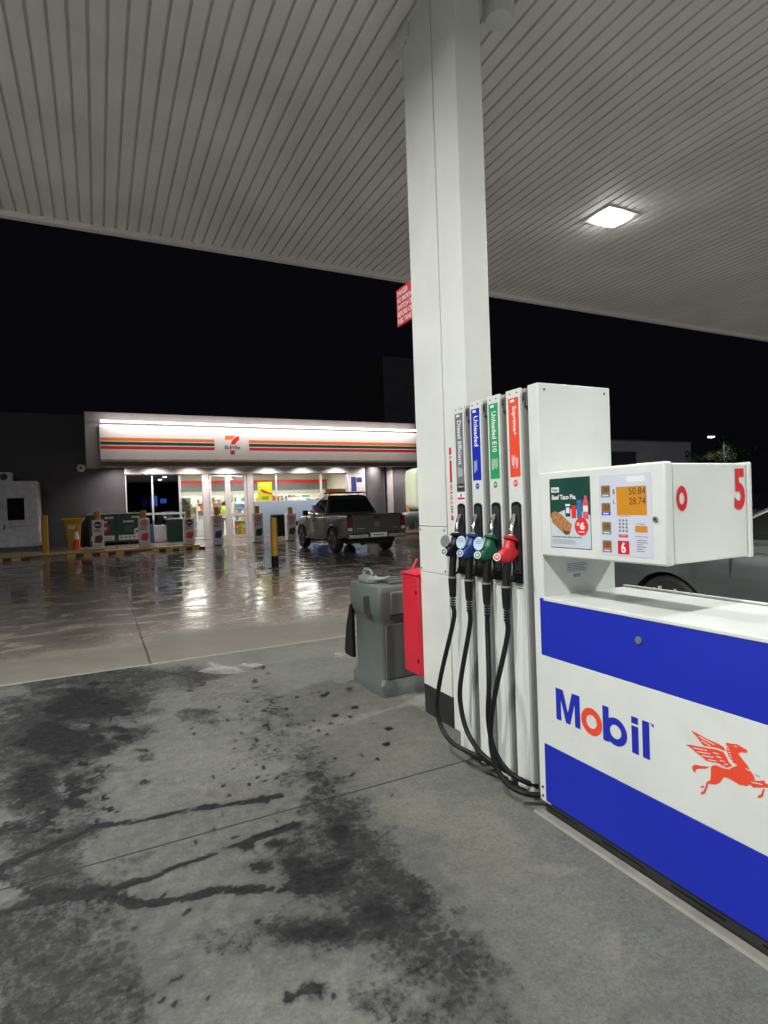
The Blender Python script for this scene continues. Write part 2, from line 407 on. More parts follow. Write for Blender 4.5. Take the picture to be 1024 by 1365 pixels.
    # wet mirror patches near the slab edge
    for b in [(300, 893, 30, 5, 1), (335, 887, 22, 4, 1), (295, 912, 34, 6, .9), (345, 905, 24, 5, .9), (275, 925, 26, 5, .85), (345, 925, 18, 5, .8),
              (365, 940, 20, 9, .75), (300, 928, 40, 7, .85), (330, 935, 30, 6, .75), (385, 962, 18, 9, .62), (270, 932, 20, 5, .85), (150, 930, 11, 3, .95), (142, 938, 8, 3, .8), (460, 873, 32, 9, .75), (285, 884, 10, 3, .7)]: blob(b[0], b[1], b[2], b[3], b[4]*.80, fld='g')
    for b in [(645, 1130, 60, 50, .6), (560, 1080, 50, 30, .5), (740, 1160, 40, 7, .8), (815, 1260, 14, 40, .6), (640, 1080, 40, 20, .4), (140, 985, 20, 8, .7), (480, 985, 70, 50, .35), (310, 1060, 90, 16, .3)]: blob(*b, fld='p')
    # broad darker grey round the damp and over the left half
    sm = np.clip(np.maximum(stain, .8*streak), 0, 1)
    for b in [(130, 1180, 330, 260, .48), (470, 1230, 200, 130, .5), (120, 1290, 190, 110, .75), (430, 1190, 190, 90, .8), (90, 960, 150, 90, .6), (560, 1290, 130, 80, .6), (350, 1075, 130, 30, .45), (560, 1150, 70, 60, .4), (330, 960, 130, 60, .35), (880, 1330, 120, 60, .25), (430, 1010, 60, 40, .5), (220, 1330, 60, 70, .4), (370, 1310, 90, 50, .35)]:
        keep = stain.copy(); stain[:] = 0; blob(*b, hard=1.4); sm = np.maximum(sm, stain); stain[:] = keep
    def blur(a, k):
        for ax in (0, 1):
            c_ = np.cumsum(np.pad(a, [(k+1, k) if i == ax else (0, 0) for i in (0, 1)], mode='edge'), axis=ax)
            a = (np.take(c_, range(2*k+1, c_.shape[ax]), ax)-np.take(c_, range(0, c_.shape[ax]-2*k-1), ax))/(2*k+1)
        return a
    smudge = blur(blur(sm, 4), 4)
    trd = np.zeros(Xg.shape)
    for p0, p1, w in (((125, 1225), (168, 1380), .105), ((560, 1225), (650, 1345), .10), ((60, 1240), (75, 1380), .09)):
        a_ = np.array(gp(*p0)); b_ = np.array(gp(*p1)); d_ = b_-a_; L_ = np.hypot(*d_); d_ /= L_
        s_ = (Xg-a_[0])*d_[0]+(Yg-a_[1])*d_[1]; t_ = (Xg-a_[0])*-d_[1]+(Yg-a_[1])*d_[0]
        trd = np.maximum(trd, np.clip((w-abs(t_))/.03, 0, 1)*np.clip(s_/.08, 0, 1)*np.clip((L_-s_)/.08, 0, 1)*(.4+.9*n1))
    ni, nj = Xg.shape
    Zg = np.zeros(Xg.shape)
    V = np.stack([Xg.ravel(), Yg.ravel(), Zg.ravel()], 1)
    idx = np.arange(ni*nj).reshape(ni, nj)
    F = np.stack([idx[:-1, :-1], idx[1:, :-1], idx[1:, 1:], idx[:-1, 1:]], -1).reshape(-1, 4)
    nv = len(V)
    # the surrounding sheet to the horizon, same plane, butted to the grid's edges
    B = 900.
    out = [(-B, -B, 0), (B, -B, 0), (B, B, 0), (-B, B, 0), (-B, ys[0], 0), (xs[0], -B, 0), (xs[-1], -B, 0), (B, ys[0], 0), (B, ys[-1], 0), (-B, ys[-1], 0)]
    c = [idx[0, 0], idx[-1, 0], idx[-1, -1], idx[0, -1]]
    V = np.concatenate([V, np.array(out)]); o = nv
    big = [(o+4, c[0], c[3], o+9), (c[1], o+7, o+8, c[2]), (o+0, o+1, o+7, c[1], c[0], o+4), (o+9, c[3], c[2], o+8, o+2, o+3)]
    me = bpy.data.meshes.new('ground'); me.from_pydata(V.tolist(), [], F.tolist()+[tuple(int(q) for q in b) for b in big])
    for nm, fl in (('stain', stain), ('gloss', gloss), ('pale', pale), ('smudge', smudge), ('tread', trd), ('streak', streak)):
        a = me.attributes.new(nm, 'FLOAT', 'POINT'); a.data.foreach_set('value', np.concatenate([fl.ravel(), np.zeros(len(out))]).astype(np.float32))
    ob = bpy.data.objects.new('ground', me); col.objects.link(ob); tag(ob, 'stained concrete forecourt slab, wet beyond the canopy', kind='structure')
    m, nt, N, L, b = new_mat('forecourt_concrete')
    geo = N.new('ShaderNodeNewGeometry'); sep = N.new('ShaderNodeSeparateXYZ'); L.new(geo.outputs['Position'], sep.inputs[0])
    def nz(scale, det=6, rough=.6, vec=None, dist=0):
        n = N.new('ShaderNodeTexNoise'); n.inputs['Scale'].default_value = scale; n.inputs['Detail'].default_value = det
        n.inputs['Roughness'].default_value = rough; n.inputs['Distortion'].default_value = dist
        L.new(vec if vec else geo.outputs['Position'], n.inputs['Vector']); return n.outputs['Fac']
    def rng_(i, a, b_, c_, d_, clamp=True):
        r = N.new('ShaderNodeMapRange'); r.clamp = clamp
        for k, v in enumerate((a, b_, c_, d_)): r.inputs[k+1].default_value = v
        L.new(i, r.inputs[0]); return r.outputs[0]
    def mth(op, a, b_=None, cl=False):
        n = N.new('ShaderNodeMath'); n.operation = op; n.use_clamp = cl
        for k, v in enumerate((a, b_)):
            if v is None: continue
            if isinstance(v, (int, float)): n.inputs[k].default_value = v
            else: L.new(v, n.inputs[k])
        return n.outputs[0]
    def mix(f, a, b_, blend='MIX'):
        n = N.new('ShaderNodeMix'); n.data_type = 'RGBA'; n.blend_type = blend
        for k, v in ((0, f), (6, a), (7, b_)):
            if isinstance(v, tuple): n.inputs[k].default_value = (*v, 1)
            elif isinstance(v, (int, float)): n.inputs[k].default_value = v if k == 0 else (v, v, v, 1)
            else: L.new(v, n.inputs[k])
        return n.outputs[2]
    def attr(nm):
        a = N.new('ShaderNodeAttribute'); a.attribute_name = nm; return a.outputs['Fac']
    # wet mask: beyond the drip line of the canopy (about 6 m), ragged
    big_n = nz(.55, 4); mid_n = nz(2.6, 6); fine_n = nz(38, 6, .7); grit = nz(160, 3, .7); grit2 = nz(420, 2, .7)
    edge_n = nz(9, 7, .65)
    wet_y = mth('ADD', sep.outputs['Y'], rng_(big_n, .3, .7, -.5, .5))
    wet = rng_(mth('ADD', wet_y, rng_(edge_n, .3, .7, -.18, .18)), 6.75, 7.5, 0, 1)
    slab = rng_(sep.outputs['Y'], 5.955, 5.965, 0, 1)          # the second slab starts at the joint
    # stains with ragged edges
    e2 = nz(30, 6, .7)
    st = mth('ADD', attr('stain'), rng_(edge_n, .25, .75, -.28, .28))
    st = mth('ADD', st, rng_(e2, .28, .72, -.24, .24)); st = mth('ADD', st, rng_(fine_n, .3, .7, -.10, .10))
    st = mth('ADD', st, rng_(nz(1.3, 5, .6), .35, .7, -.10, .14))
    m9 = nz(70, 6, .75); st = mth('ADD', st, rng_(m9, .3, .7, -.20, .20))
    sk = mth('ADD', attr('streak'), rng_(edge_n, .25, .75, -.17, .17))
    sk = mth('ADD', sk, rng_(e2, .28, .72, -.20, .20)); sk = mth('ADD', sk, rng_(fine_n, .3, .7, -.10, .10))
    stc = rng_(sk, .42, .56, 0, 1)
    soft = mth('ADD', rng_(st, .30, .70, 0, .90), rng_(sk, .0, .45, 0, .22), True)
    dryc = mix(rng_(mid_n, .3, .7, 0, 1), (.124, .129, .112), (.198, .204, .172))
    dryc = mix(rng_(nz(.9, 5), .35, .68, 0, .6), dryc, (.095, .098, .096))
    dryc = mix(rng_(attr('pale'), .1, .9, 0, .7), dryc, (.26, .248, .19))
    dryc = mix(rng_(e2, .35, .65, .35, 0), dryc, (.075, .076, .073))
    dryc = mix(rng_(fine_n, .28, .6, .45, 0), dryc, (.06, .06, .058))
    dryc = mix(rng_(fine_n, .55, .75, 0, .35), dryc, (.23, .23, .21))
    m8 = nz(13, 6, .68)
    dryc = mix(rng_(m8, .45, .66, 0, .32), dryc, (.20, .20, .182))
    dryc = mix(rng_(m8, .44, .30, 0, .28), dryc, (.072, .073, .072))
    dryc = mix(rng_(m9, .52, .66, 0, .5), dryc, (.235, .235, .215))
    dryc = mix(rng_(m9, .47, .34, 0, .6), dryc, (.05, .05, .05))
    dryc = mix(rng_(grit2, .54, .68, 0, .6), dryc, (.30, .30, .28))
    dryc = mix(rng_(grit2, .46, .32, 0, .65), dryc, (.035, .035, .035))
    sg_ = mth('MULTIPLY', attr('smudge'), rng_(m8, .25, .7, 1.35, .55))
    dryc = mix(rng_(sg_, .05, .60, 0, .72, True), dryc, (.052, .053, .055))
    dryc = mix(soft, dryc, mix(rng_(m8, .3, .7, 0, 1), (.012, .012, .013), (.030, .031, .032)))
    vo = N.new('ShaderNodeTexVoronoi'); vo.feature = 'DISTANCE_TO_EDGE'; vo.inputs['Scale'].default_value = 21; vo.inputs['Randomness'].default_value = .75
    L.new(geo.outputs['Position'], vo.inputs['Vector'])
    tm = mth('MULTIPLY', mth('MULTIPLY', attr('tread'), rng_(vo.outputs['Distance'], .03, .24, 0, 1)), rng_(e2, .3, .6, .55, 1.0))
    dryc = mix(rng_(tm, .12, .55, 0, .82), dryc, (.030, .030, .032))
    c1 = mix(stc, dryc, mix(rng_(e2, .35, .65, 0, 1), (.006, .006, .007), (.024, .024, .026)))
    slab2 = mix(rng_(mid_n, .3, .7, 0, 1), (.15, .142, .118), (.195, .184, .154))
    slab2 = mix(rng_(fine_n, .3, .7, .35, 0), slab2, (.07, .067, .06))
    wetc = mix(rng_(nz(1.1, 6), .35, .65, 0, 1), (.125, .113, .097), (.185, .168, .145))
    flow = N.new('ShaderNodeMapping'); flow.inputs['Scale'].default_value = (.55, 1.0, 1); L.new(geo.outputs['Position'], flow.inputs[0])
    pud2 = nz(2.8, 7, .66, vec=flow.outputs[0], dist=.6)
    wetc = mix(rng_(pud2, .50, .42, 0, .75), wetc, (.27, .243, .208))
    c2 = mix(wet, slab2, wetc)
    c = mix(slab, c1, c2)
    # joints (saw cuts) along X and Y
    def cut(axis, pos, wd, lo=None, hi=None, other=None):
        s = sep.outputs[axis]; d = mth('ABSOLUTE', mth('SUBTRACT', s, pos)); v = rng_(d, wd*.5, wd, 1, 0)
        if other:
            o_ = sep.outputs[other]
            if lo is not None: v = mth('MULTIPLY', v, mth('GREATER_THAN', o_, lo))
            if hi is not None: v = mth('MULTIPLY', v, mth('LESS_THAN', o_, hi))
        return v
    j1 = cut('Y', 2.68, .007); j2 = cut('X', .40, .012, 5.96, None, 'Y'); j3 = cut('Y', 14.2, .02); j4 = cut('X', 5.2, .012, 5.96, None, 'Y'); j5 = cut('X', -4.4, .012, 5.96, None, 'Y')
    jj = mth('MAXIMUM', mth('MAXIMUM', j1, j2), mth('MAXIMUM', j4, mth('MAXIMUM', j3, j5)))
    c = mix(mth('MULTIPLY', jj, .85), c, (.02, .02, .02))
    pl = mth('MULTIPLY', cut('Y', 5.945, .03), rng_(fine_n, .35, .6, .2, .8))
    c = mix(pl, c, (.33, .33, .28))
    L.new(c, b.inputs['Base Color'])
    # gloss
    gl = mth('ADD', mth('ADD', attr('gloss'), rng_(edge_n, .25, .75, -.34, .34)), rng_(e2, .28, .72, -.34, .34)); gl = rng_(gl, .50, .57, 0, 1)
    pud = nz(1.5, 5, .55, dist=.4)
    nearw = rng_(sep.outputs['Y'], 7.5, 12.5, 0, 1)
    wr = mix(nearw, rng_(pud2, .36, .60, .32, .17), rng_(pud2, .40, .53, .34, .055))
    dryr = mix(stc, rng_(fine_n, .3, .7, .62, .8), rng_(mid_n, .3, .7, .45, .6))
    s2r = mth('ADD', mth('MULTIPLY', mth('SUBTRACT', 1, wet), .42), mth('MULTIPLY', wet, wr))
    ro = mix(slab, dryr, s2r); ro = mix(gl, ro, .11)
    L.new(ro, b.inputs['Roughness'])
    L.new(mix(mth('MAXIMUM', slab, gl), .18, .5), b.inputs['Specular IOR Level'])
    b.inputs['IOR'].default_value = 1.42
    # bump: grit where dry, gentle ripples where wet
    drybump = mth('ADD', mth('MULTIPLY', grit, .12), mth('ADD', mth('MULTIPLY', fine_n, .8), mth('MULTIPLY', grit2, .10)))
    dry_amt = mth('MULTIPLY', mth('SUBTRACT', 1, mth('MAXIMUM', mth('MULTIPLY', slab, mth('ADD', .55, mth('MULTIPLY', wet, .40))), gl)), .5)
    ripple = mth('MULTIPLY', mth('ADD', nz(5, 3, .5), mth('MULTIPLY', nz(22, 3, .5), .35)), mth('MULTIPLY', mth('MAXIMUM', mth('MULTIPLY', wet, slab), mth('MULTIPLY', gl, .6)), .17))
    hgt = mth('ADD', mth('MULTIPLY', drybump, dry_amt), ripple)
    hgt = mth('SUBTRACT', hgt, mth('MULTIPLY', jj, .8))
    bp = N.new('ShaderNodeBump'); bp.inputs['Strength'].default_value = .45; bp.inputs['Distance'].default_value = .012
    L.new(hgt, bp.inputs['Height']); L.new(bp.outputs[0], b.inputs['Normal'])
    me.materials.append(m)
    return m
groundmat = build_ground()

# footpath in front of the shop, with its kerb (a ramp at the door)
FY = 27.5     # shop front
KY = 23.75    # kerb line
mb = MB()
M['path'] = mat('wet_footpath', (.17, .16, .145), .22, var=.3, scale=1.5, bump=.12, bscale=5, dirt=.3)
mb.prism([(KY, -.05), (FY+.6, -.05), (FY+.6, .17), (KY+.15, .15), (KY, .13)], 'x', -30, 3.6)
mb.prism([(KY-.2, -.05), (FY+.6, -.05), (FY+.6, .168), (KY+1.6, .145), (KY-.2, .004)], 'x', 3.6, 8.2)
mb.prism([(KY, -.05), (FY+.6, -.05), (FY+.6, .17), (KY+.15, .15), (KY, .13)], 'x', 8.2, 40)
tag(mb.build('footpath', M['path'], bevel=.015), 'wet concrete footpath with a ramp at the shop door', kind='structure')
mb = MB()
mb.prism([(KY-.012, .085), (KY+.12, .085), (KY+.12, .158), (KY-.004, .140)], 'x', -30, 3.6)
mb.prism([(KY-.012, .06), (KY+.10, .06), (KY+.10, .157), (KY-.004, .140)], 'x', 9.5, 40)
tag(mb.build('kerb_paint', M['yellow']), 'worn yellow paint along the kerb edge', kind='structure')
mb = MB()
for x0, y0, x1, y1, wd in ((-1.58, 23.3, -1.55, 18.2, .11), (1.42, 23.3, 1.45, 18.2, .11), (4.45, 23.3, 4.45, 18.4, .10), (6.25, 23.3, 5.75, 15.0, .10), (9.3, 23.3, 9.3, 16.0, .10), (-4.6, 23.3, -4.6, 18.2, .11)):
    mb.add([(x0-wd/2, y0, .004), (x0+wd/2, y0, .004), (x1+wd/2, y1, .004), (x1-wd/2, y1, .004)], [(0, 3, 2, 1)])
M['lineyellow'] = mat('worn_line_paint', (.50, .30, .05), .3, var=.4, scale=12, dirt=.9, dirt_c=(.1, .09, .07))
tag(mb.build('parking_lines', M['lineyellow']), 'worn yellow bay lines on the wet tarmac', kind='structure')
# the low concrete plinth along the dispenser
mb = MB(); mb.prism([(1.764, 0), (1.806, 0), (1.806, .010), (1.772, .010)], 'y', -1.2, 2.085)
tag(mb.build('pump_plinth', M['concretelight']), 'pale concrete edge under the dispenser', kind='structure')

# ================================================================ CANOPY
ZC = 4.70; CE = 7.17
can = thing('canopy', 'wide flat forecourt canopy with grooved pale metal soffit overhead', 'canopy', (2.07, 2, 0))
mb = MB(); p = .1190; x = -11.0; prof = []
while x < 17.5:
    prof += [(x, ZC), (x+.096, ZC), (x+.099, ZC+.026), (x+.1165, ZC+.026)]; x += p
vs = []; n = len(prof)
for yy in (-9.0, CE): vs += [(a, yy, b) for a, b in prof]
mb.add(vs, [(i, i+1, n+i+1, n+i) for i in range(n-1)])
mb.build('soffit', M['ceil'], can, smooth=0)
mb = MB(); mb.box(-11, 17.5, CE, CE+.05, ZC-.055, ZC+.03); mb.box(-11, 17.5, CE+.052, CE+.16, ZC-.02, ZC+.75)
mb.build('edge_trim', M['shopwhite'], can, bevel=.004)
mb = MB(); mb.box(-11, 17.5, -9, CE+.04, ZC+.6, ZC+.72); mb.build('roof_deck', M['darkmetal'], can)
# downlights
M['led'] = emit('led_panel', (1.0, 1.0, .96), 60.0)
def make_downlight():
    t = thing('canopy_light', 'x', 'light', (0, 0, ZC), 'square downlights set into the canopy')
    f = MB()
    for a in ((-.25, .25, -.20, -.12), (-.25, .25, .12, .20), (-.25, -.18, -.118, .118), (.18, .25, -.118, .118)):
        f.box(*a, ZC-.012, ZC+.02)
    f.build('frame', M['shopwhite'], t, bevel=.004)
    d = MB(); d.loft([rrect(-.175, .175, -.115, .115, .03, ZC+.012), rrect(-.175, .175, -.115, .115, .03, ZC-.03), rrect(-.14, .14, -.085, .085, .03, ZC-.052)]); d.build('diffuser', M['led'], t)
    lamp('lamp', 'AREA', (0, 0, ZC-.056), CANOPY_W, (1.0, .995, .95), t, shape='RECTANGLE', size=.4, size_y=.26, spread=R(170))
    return t
dl = make_downlight()
spots = [(5.45, 4.75)]+[(x, y) for x in (-1.25, 5.45, -7.9, 12.1) for y in (4.75, .4, -4.0) if (x, y) != (5.45, 4.75)]  # unseen outer lights added so ground and soffit get more light
lbl = ['bright square canopy light glaring right of the white column']+[None]*20
for i, (x, y) in enumerate(spots):
    o = dl if i == 0 else copy_tree(dl)
    o.location = (x, y, ZC)
    o['label'] = lbl[i] or 'bright square canopy light out of view over the pump bays'
# column
cl = thing('canopy_column', 'white painted steel column rising behind the pumps to the canopy', 'column', (2.1, 3.15, 0))
mb = MB(); mb.box(2.0, 2.19, 2.846, 3.10, 0, ZC+.02); mb.box(2.012, 2.19, 3.10, 3.44, 0, ZC+.02)
mb.build('shaft', M['colwhite'], cl, bevel=.004)
mb = MB(); mb.box(1.994, 2.012, 3.102, 3.456, 1.30, ZC+.0); mb.build('cover_plate', M['colwhite'], cl, bevel=.003)
mb = MB(); mb.box(1.992, 2.012, 3.102, 3.456, .20, .985); mb.build('cover_plate', M['colwhite'], cl, bevel=.003)
mb = MB(); mb.box(1.990, 2.012, 3.104, 3.452, .988, 1.296)
mb.mi(1)
for yy in (3.125, 3.43):
    for zz in (1.01, 1.275): mb.cyl((1.983, yy, zz), (1.991, yy, zz), .006, n=8)
mb.build('access_panel', [M['colwhite'], M['darkmetal']], cl, bevel=.002)
mb = MB(); mb.box(1.993, 2.012, 3.102, 3.456, .0, .198); mb.build('base_plate', M['scuffed'], cl, bevel=.002)
mb = MB(); mb.prism([(3.40, ZC), (3.62, ZC), (3.62, ZC-.05), (3.44, ZC-.12), (3.40, ZC-.12)][::-1], 'x', 1.97, 2.10)
mb.box(1.96, 2.2, 3.36, 3.40, ZC-.10, ZC-.002)
mb.build('top_bracket', M['colwhite'], cl, bevel=.003)
mb = MB(); mb.lathe([(.10, ZC-.001), (.10, ZC-.12), (.085, ZC-.16), (.05, ZC-.17), (.0, ZC-.17)], (2.42, 2.95, 0), 'z', 24)
mb.mi(1).cyl((2.3, 2.9, ZC-.05), (2.19, 2.9, ZC-.05), .03)
tag(mb.build('junction_drum', [M['colwhite'], M['darkmetal']], None), 'white rounded junction drum under the soffit beside the column top', 'junction box')
# danger sign
dg = at(528, 386, X=2.0); mb = MB(); y0, y1, z0, z1 = 3.457, 3.690, 2.752, 3.000
y0 = 3.30
mb.box(2.196, 2.2, 3.30, 3.95, 2.7, 3.1) if False else None
M['signred'] = mat('sign_red', (.62, .02, .03), .4, var=.06)
mb.box(2.03, 2.034, 3.457, 3.735, 2.76, 3.03)
mb.mi(1)
rows = ['DANGER', 'NO SMOKING', 'SWITCH OFF E', 'BEFORE OPEN', 'FUEL TANK']
for i, s_ in enumerate(rows):
    zt = 3.013-i*.0505; wl = (.158, .235, .27, .27, .205)[i]
    mb.text(s_, 'x', 2.0285, -3.722, -3.722+wl, zt-.037, zt, bold=.02)
ds = mb.build('danger_sign', [M['signred'], M['paper']])
tag(ds, 'red warning sign with white capitals high on the far side of the column', 'sign')
# cream towel dispenser and red cabinet on the far side of the column
tp = thing('towel_dispenser', 'cream rounded towel dispenser on the far edge of the column', 'dispenser', (2.1, 3.5, 1.41))
mb = MB()
secs = []
for z, k in ((1.415, .03), (1.43, .008), (1.46, 0), (1.66, 0), (1.69, .008), (1.705, .04)):
    secs.append(rrect(1.97+k, 2.20-k, 3.458, 3.615-k, .03, z))
mb.loft(secs); mb.build('cover', M['cream'], tp, smooth=50)
mb = MB(); mb.box(1.985, 2.18, 3.462, 3.618, 1.4675, 1.4705); mb.tube([(1.968, 3.60, 1.52), (1.968, 3.60, 1.445), (1.968, 3.59, 1.425)], .0025, 6)
mb.build('seam', M['greyink'], tp)
rc = thing('red_cabinet', 'tall red steel cabinet fixed to the column beside the grey bin', 'cabinet', (2.06, 3.57, .25))
mb = MB(); mb.box(1.965, 2.18, 3.458, 3.682, .25, .95); mb.build('body', M['redsteel'], rc, bevel=.006)
mb = MB(); mb.prism([(1.958, .951), (2.18, .975), (2.18, .985), (1.958, .962)], 'y', 3.45, 3.69); mb.build('lid', M['redsteel'], rc, bevel=.003)
for zz in (.82, .34):
    mb = MB(); mb.prism([(3.470, zz), (3.488, zz), (3.479, zz+.03)], 'x', 1.959, 1.966); mb.build('latch', M['black'], rc)
# safety strip on the column between the column seam and the pump
mb = MB(); ya, yb = -3.052, -3.014
mb.rect('x', 1.9975, ya, yb, 1.343, 1.798)
mb.mi(1)
for z0, z1 in ((1.715, 1.755), (1.52, 1.578), (1.455, 1.51), (1.37, 1.448)): mb.rect('x', 1.9965, ya+.006, yb, z0, z1)
mb.mi(2)
for z0, z1 in ((1.728, 1.744), (1.53, 1.566), (1.47, 1.5), (1.385, 1.435)): mb.lines('x', 1.9955, ya+.010, yb-.006, z0, z1, 3, .6)
tag(mb.build('safety_strip', [M['signred'], M['paper'], M['ink']]), 'narrow red and white safety strip stuck on the column beside the black label', 'sign')

# ================================================================ FUEL DISPENSER
pump = thing('fuel_dispenser', 'white fuel dispenser with blue striped cabinet and four hose columns', 'fuel pump', (2.07, 1.4, 0))
YN = -1.0     # near end of the cabinet, behind the camera's right edge
XF = 1.803    # front plane
mb = MB(); mb.box(1.812, 2.32, YN, 2.014, .062, .988); mb.build('cabinet', M['white'], pump, bevel=.004)
mb = MB(); mb.box(1.812, 2.30, YN+.02, 2.05, .002, .0605)  # flush dark plate, its colour carries the recess shadow under the panels
mb.mi(1)
for yy in (1.95, 1.62, 1.30, .98, .6): mb.prism([(yy-.10, .030), (yy+.10, .030), (yy+.10, .037), (yy-.10, .037)], 'x', 1.8105, 1.813)
mb.build('kick_plate_shade', [M['scuffed'], M['black']], pump)
mb = MB(); mb.box(1.800, 2.335, YN, 2.014, .989, 1.006)
mb.box(2.312, 2.335, YN, 2.014, 1.007, 1.016)
mb.build('counter_top', M['white'], pump, bevel=.004)
def panel(name, z0, z1, m):
    q = MB(); q.box(XF, XF+.008, YN, 2.040, z0, z1); return q.build(name, m, pump, bevel=.0015)
pb1 = panel('upper_panel', .7385, 1.000, M['blue'])
pw = panel('logo_panel', .3285, .7370, M['white'])
pb2 = panel('lower_panel', .060, .3270, M['blue'])
q = MB(); q.lathe([(.0145, XF-.005), (.0145, XF)], (0, 1.503, .909), 'x', 16); q.build('lock', M['metal'], pb1)
# lettering
LD = XF-.0012
q = MB()
def U(y): return -y
zb, zt = .468, .609; zx = .572   # base, cap, x-height
T = .034
x0 = -1.954
q.flat([(x0, zb), (x0+.030, zb), (x0+.030, zt-.045), (x0+.058, zb), (x0+.083, zb), (x0+.112, zt-.045), (x0+.112, zb), (x0+.142, zb), (x0+.142, zt), (x0+.098, zt), (x0+.071, zb+.048), (x0+.044, zt), (x0, zt)], 'x', LD)
def ring(u, v, r, h): q.disc('x', LD, u, v, r, None, 36, h)
bx = x0+.266
q.rect('x', LD-.0004, bx, bx+.031, zb, zt)
ring(bx+.063, zb+.0525, .0555, .50)
ix = bx+.140
q.rect('x', LD, ix, ix+.031, zb, zx+.002); q.rect('x', LD, ix, ix+.031, zt-.026, zt)
q.rect('x', LD, ix+.049, ix+.080, zb, zt)
q.text('TM', 'x', LD, ix+.085, ix+.100, zt-.012, zt, .01)
q.mi(1); ring(x0+.205, zb+.0525, .0565, .50)
q.build('lettering', [M['logoblue'], M['vermilion']], pw)
# winged horse emblem, traced at its own place on the panel
def hp(cx_, cy_):
    p_ = at(880+cx_/7.111, 930+cy_/7.113, X=XF); return (-p_[1], p_[2])
q = MB()
body = [(490, 648), (540, 634), (600, 655), (670, 668), (738, 640), (690, 612), (655, 560), (632, 500), (632, 450), (622, 424), (680, 436), (730, 440), (790, 475), (826, 495), (832, 518), (806, 522), (770, 516), (742, 530), (780, 580), (830, 640), (858, 690), (890, 740), (905, 788), (990, 785), (1005, 815), (1080, 838), (1090, 855), (1010, 850), (880, 850), (850, 818), (830, 838), (750, 822), (690, 786), (640, 758), (605, 752), (570, 800), (530, 822), (462, 815), (455, 795), (478, 780), (484, 720), (482, 670)]
q.flat([hp(*p_) for p_ in body], 'x', LD)
far_w = [(292, 308), (340, 330), (440, 385), (560, 440), (610, 470), (620, 508), (560, 480), (500, 466), (415, 456), (385, 420), (345, 365)]
near_w = [(243, 442), (300, 448), (420, 470), (540, 492), (600, 512), (630, 560), (652, 610), (690, 645), (640, 660), (590, 640), (560, 622), (440, 598), (405, 565), (350, 525), (305, 485)]
for w_ in (far_w, near_w): q.flat([hp(*p_) for p_ in w_], 'x', LD)
q.flat([hp(*p_) for p_ in [(475, 655), (430, 672), (370, 670), (338, 680), (336, 714), (312, 690), (304, 655), (330, 634), (390, 645)]], 'x', LD)
q.flat([hp(*p_) for p_ in [(444, 795), (462, 800), (446, 860), (428, 905), (395, 918), (384, 902), (412, 885), (430, 850)]], 'x', LD)
q.flat([hp(*p_) for p_ in [(385, 840), (420, 832), (418, 850), (388, 856)]], 'x', LD)
q.flat([hp(*p_) for p_ in [(975, 866), (992, 866), (975, 940), (930, 952), (928, 930), (960, 915)]], 'x', LD)
q.mi(1)
LE = LD-.0008
for a, b_ in (((320, 474), (450, 500)), ((355, 510), (480, 532)), ((400, 545), (510, 565)), ((460, 585), (540, 602)), ((370, 365), (520, 445)), ((395, 405), (480, 455)), ((505, 518), (560, 535)), ((535, 555), (585, 570)), ((570, 592), (615, 605)), ((612, 626), (645, 634)),
             ((815, 672), (860, 692)), ((870, 800), (975, 822)), ((540, 636), (600, 662)), ((600, 662), (670, 676))):
    (ax, ay), (bx_, by_) = a, b_
    q.flat([hp(ax, ay-4), hp(bx_, by_-4), hp(bx_, by_+5), hp(ax, ay+5)], 'x', LE)
for k in range(6):
    ax, ay = 634+k*8, 462+k*25
    q.flat([hp(ax, ay), hp(ax+22, ay+4), hp(ax+22, ay+11), hp(ax, ay+8)], 'x', LE)
q.flat([hp(*p_) for p_ in [(705, 455), (735, 462), (730, 468), (708, 462)]], 'x', LE)
q.mi(2); q.text('TM', 'x', LD, *sorted((hp(903, 745)[0], hp(945, 745)[0])), hp(920, 752)[1], hp(920, 728)[1])
q.build('winged_horse', [M['vermilion'], M['white'], M['greyink']], pw)
# mast plate
mb = MB(); mb.box(1.807, 2.262, 2.014, 2.084, .048, 1.985)
ms = mb.build('mast', M['white'], pump, bevel=.004)
for a_, b_ in (((1.845, 2.012, 1.955), (1.845, 2.016, 1.955)), ((2.225, 2.012, 1.955), (2.225, 2.016, 1.955)), ((1.803, 2.062, .075), (1.808, 2.062, .075)), ((1.803, 2.062, .115), (1.808, 2.062, .115))):
    q = MB(); q.cyl(a_, b_, .0055, n=8); q.build('screw', M['ink'], ms)
q = MB()
q.rect('y', 2.0125, 1.945, 2.085, 1.105, 1.155); q.rect('y', 2.0125, 1.985, 2.035, 1.080, 1.100)
q.mi(1); q.lines('y', 2.0115, 1.952, 2.078, 1.110, 1.150, 5, .35, .2); q.lines('y', 2.0115, 1.988, 2.032, 1.082, 1.098, 3, .5, .1)
q.build('rating_label', [M['lilac'], M['greyink']], ms)
# display head
dh = MB(); dh.box(1.842, 2.276, 1.372, 2.0125, 1.200, 1.566)
dh.mi(0).box(2.280, 2.302, 1.366, 2.0125, 1.196, 1.570)
dhead = dh.build('display_head', M['white'], pump, bevel=.006, seg=3)
d = MB(); d.box(1.797, 1.838, 1.367, 2.0125, 1.197, 1.572); ddoor = d.build('display_door', M['white'], dhead, bevel=.008, seg=3)
q = MB()
q.disc('y', 1.3705, 1.889, 1.437, .030, .046, 36, .48)
q.build('bay_number', M['signred'], dhead); q = MB()
q.text('5', 'y', 1.3705, 2.195, 2.262, 1.385, 1.545, bold=.035)
q.build('bay_number', M['signred'], dhead)
XD = 1.7962
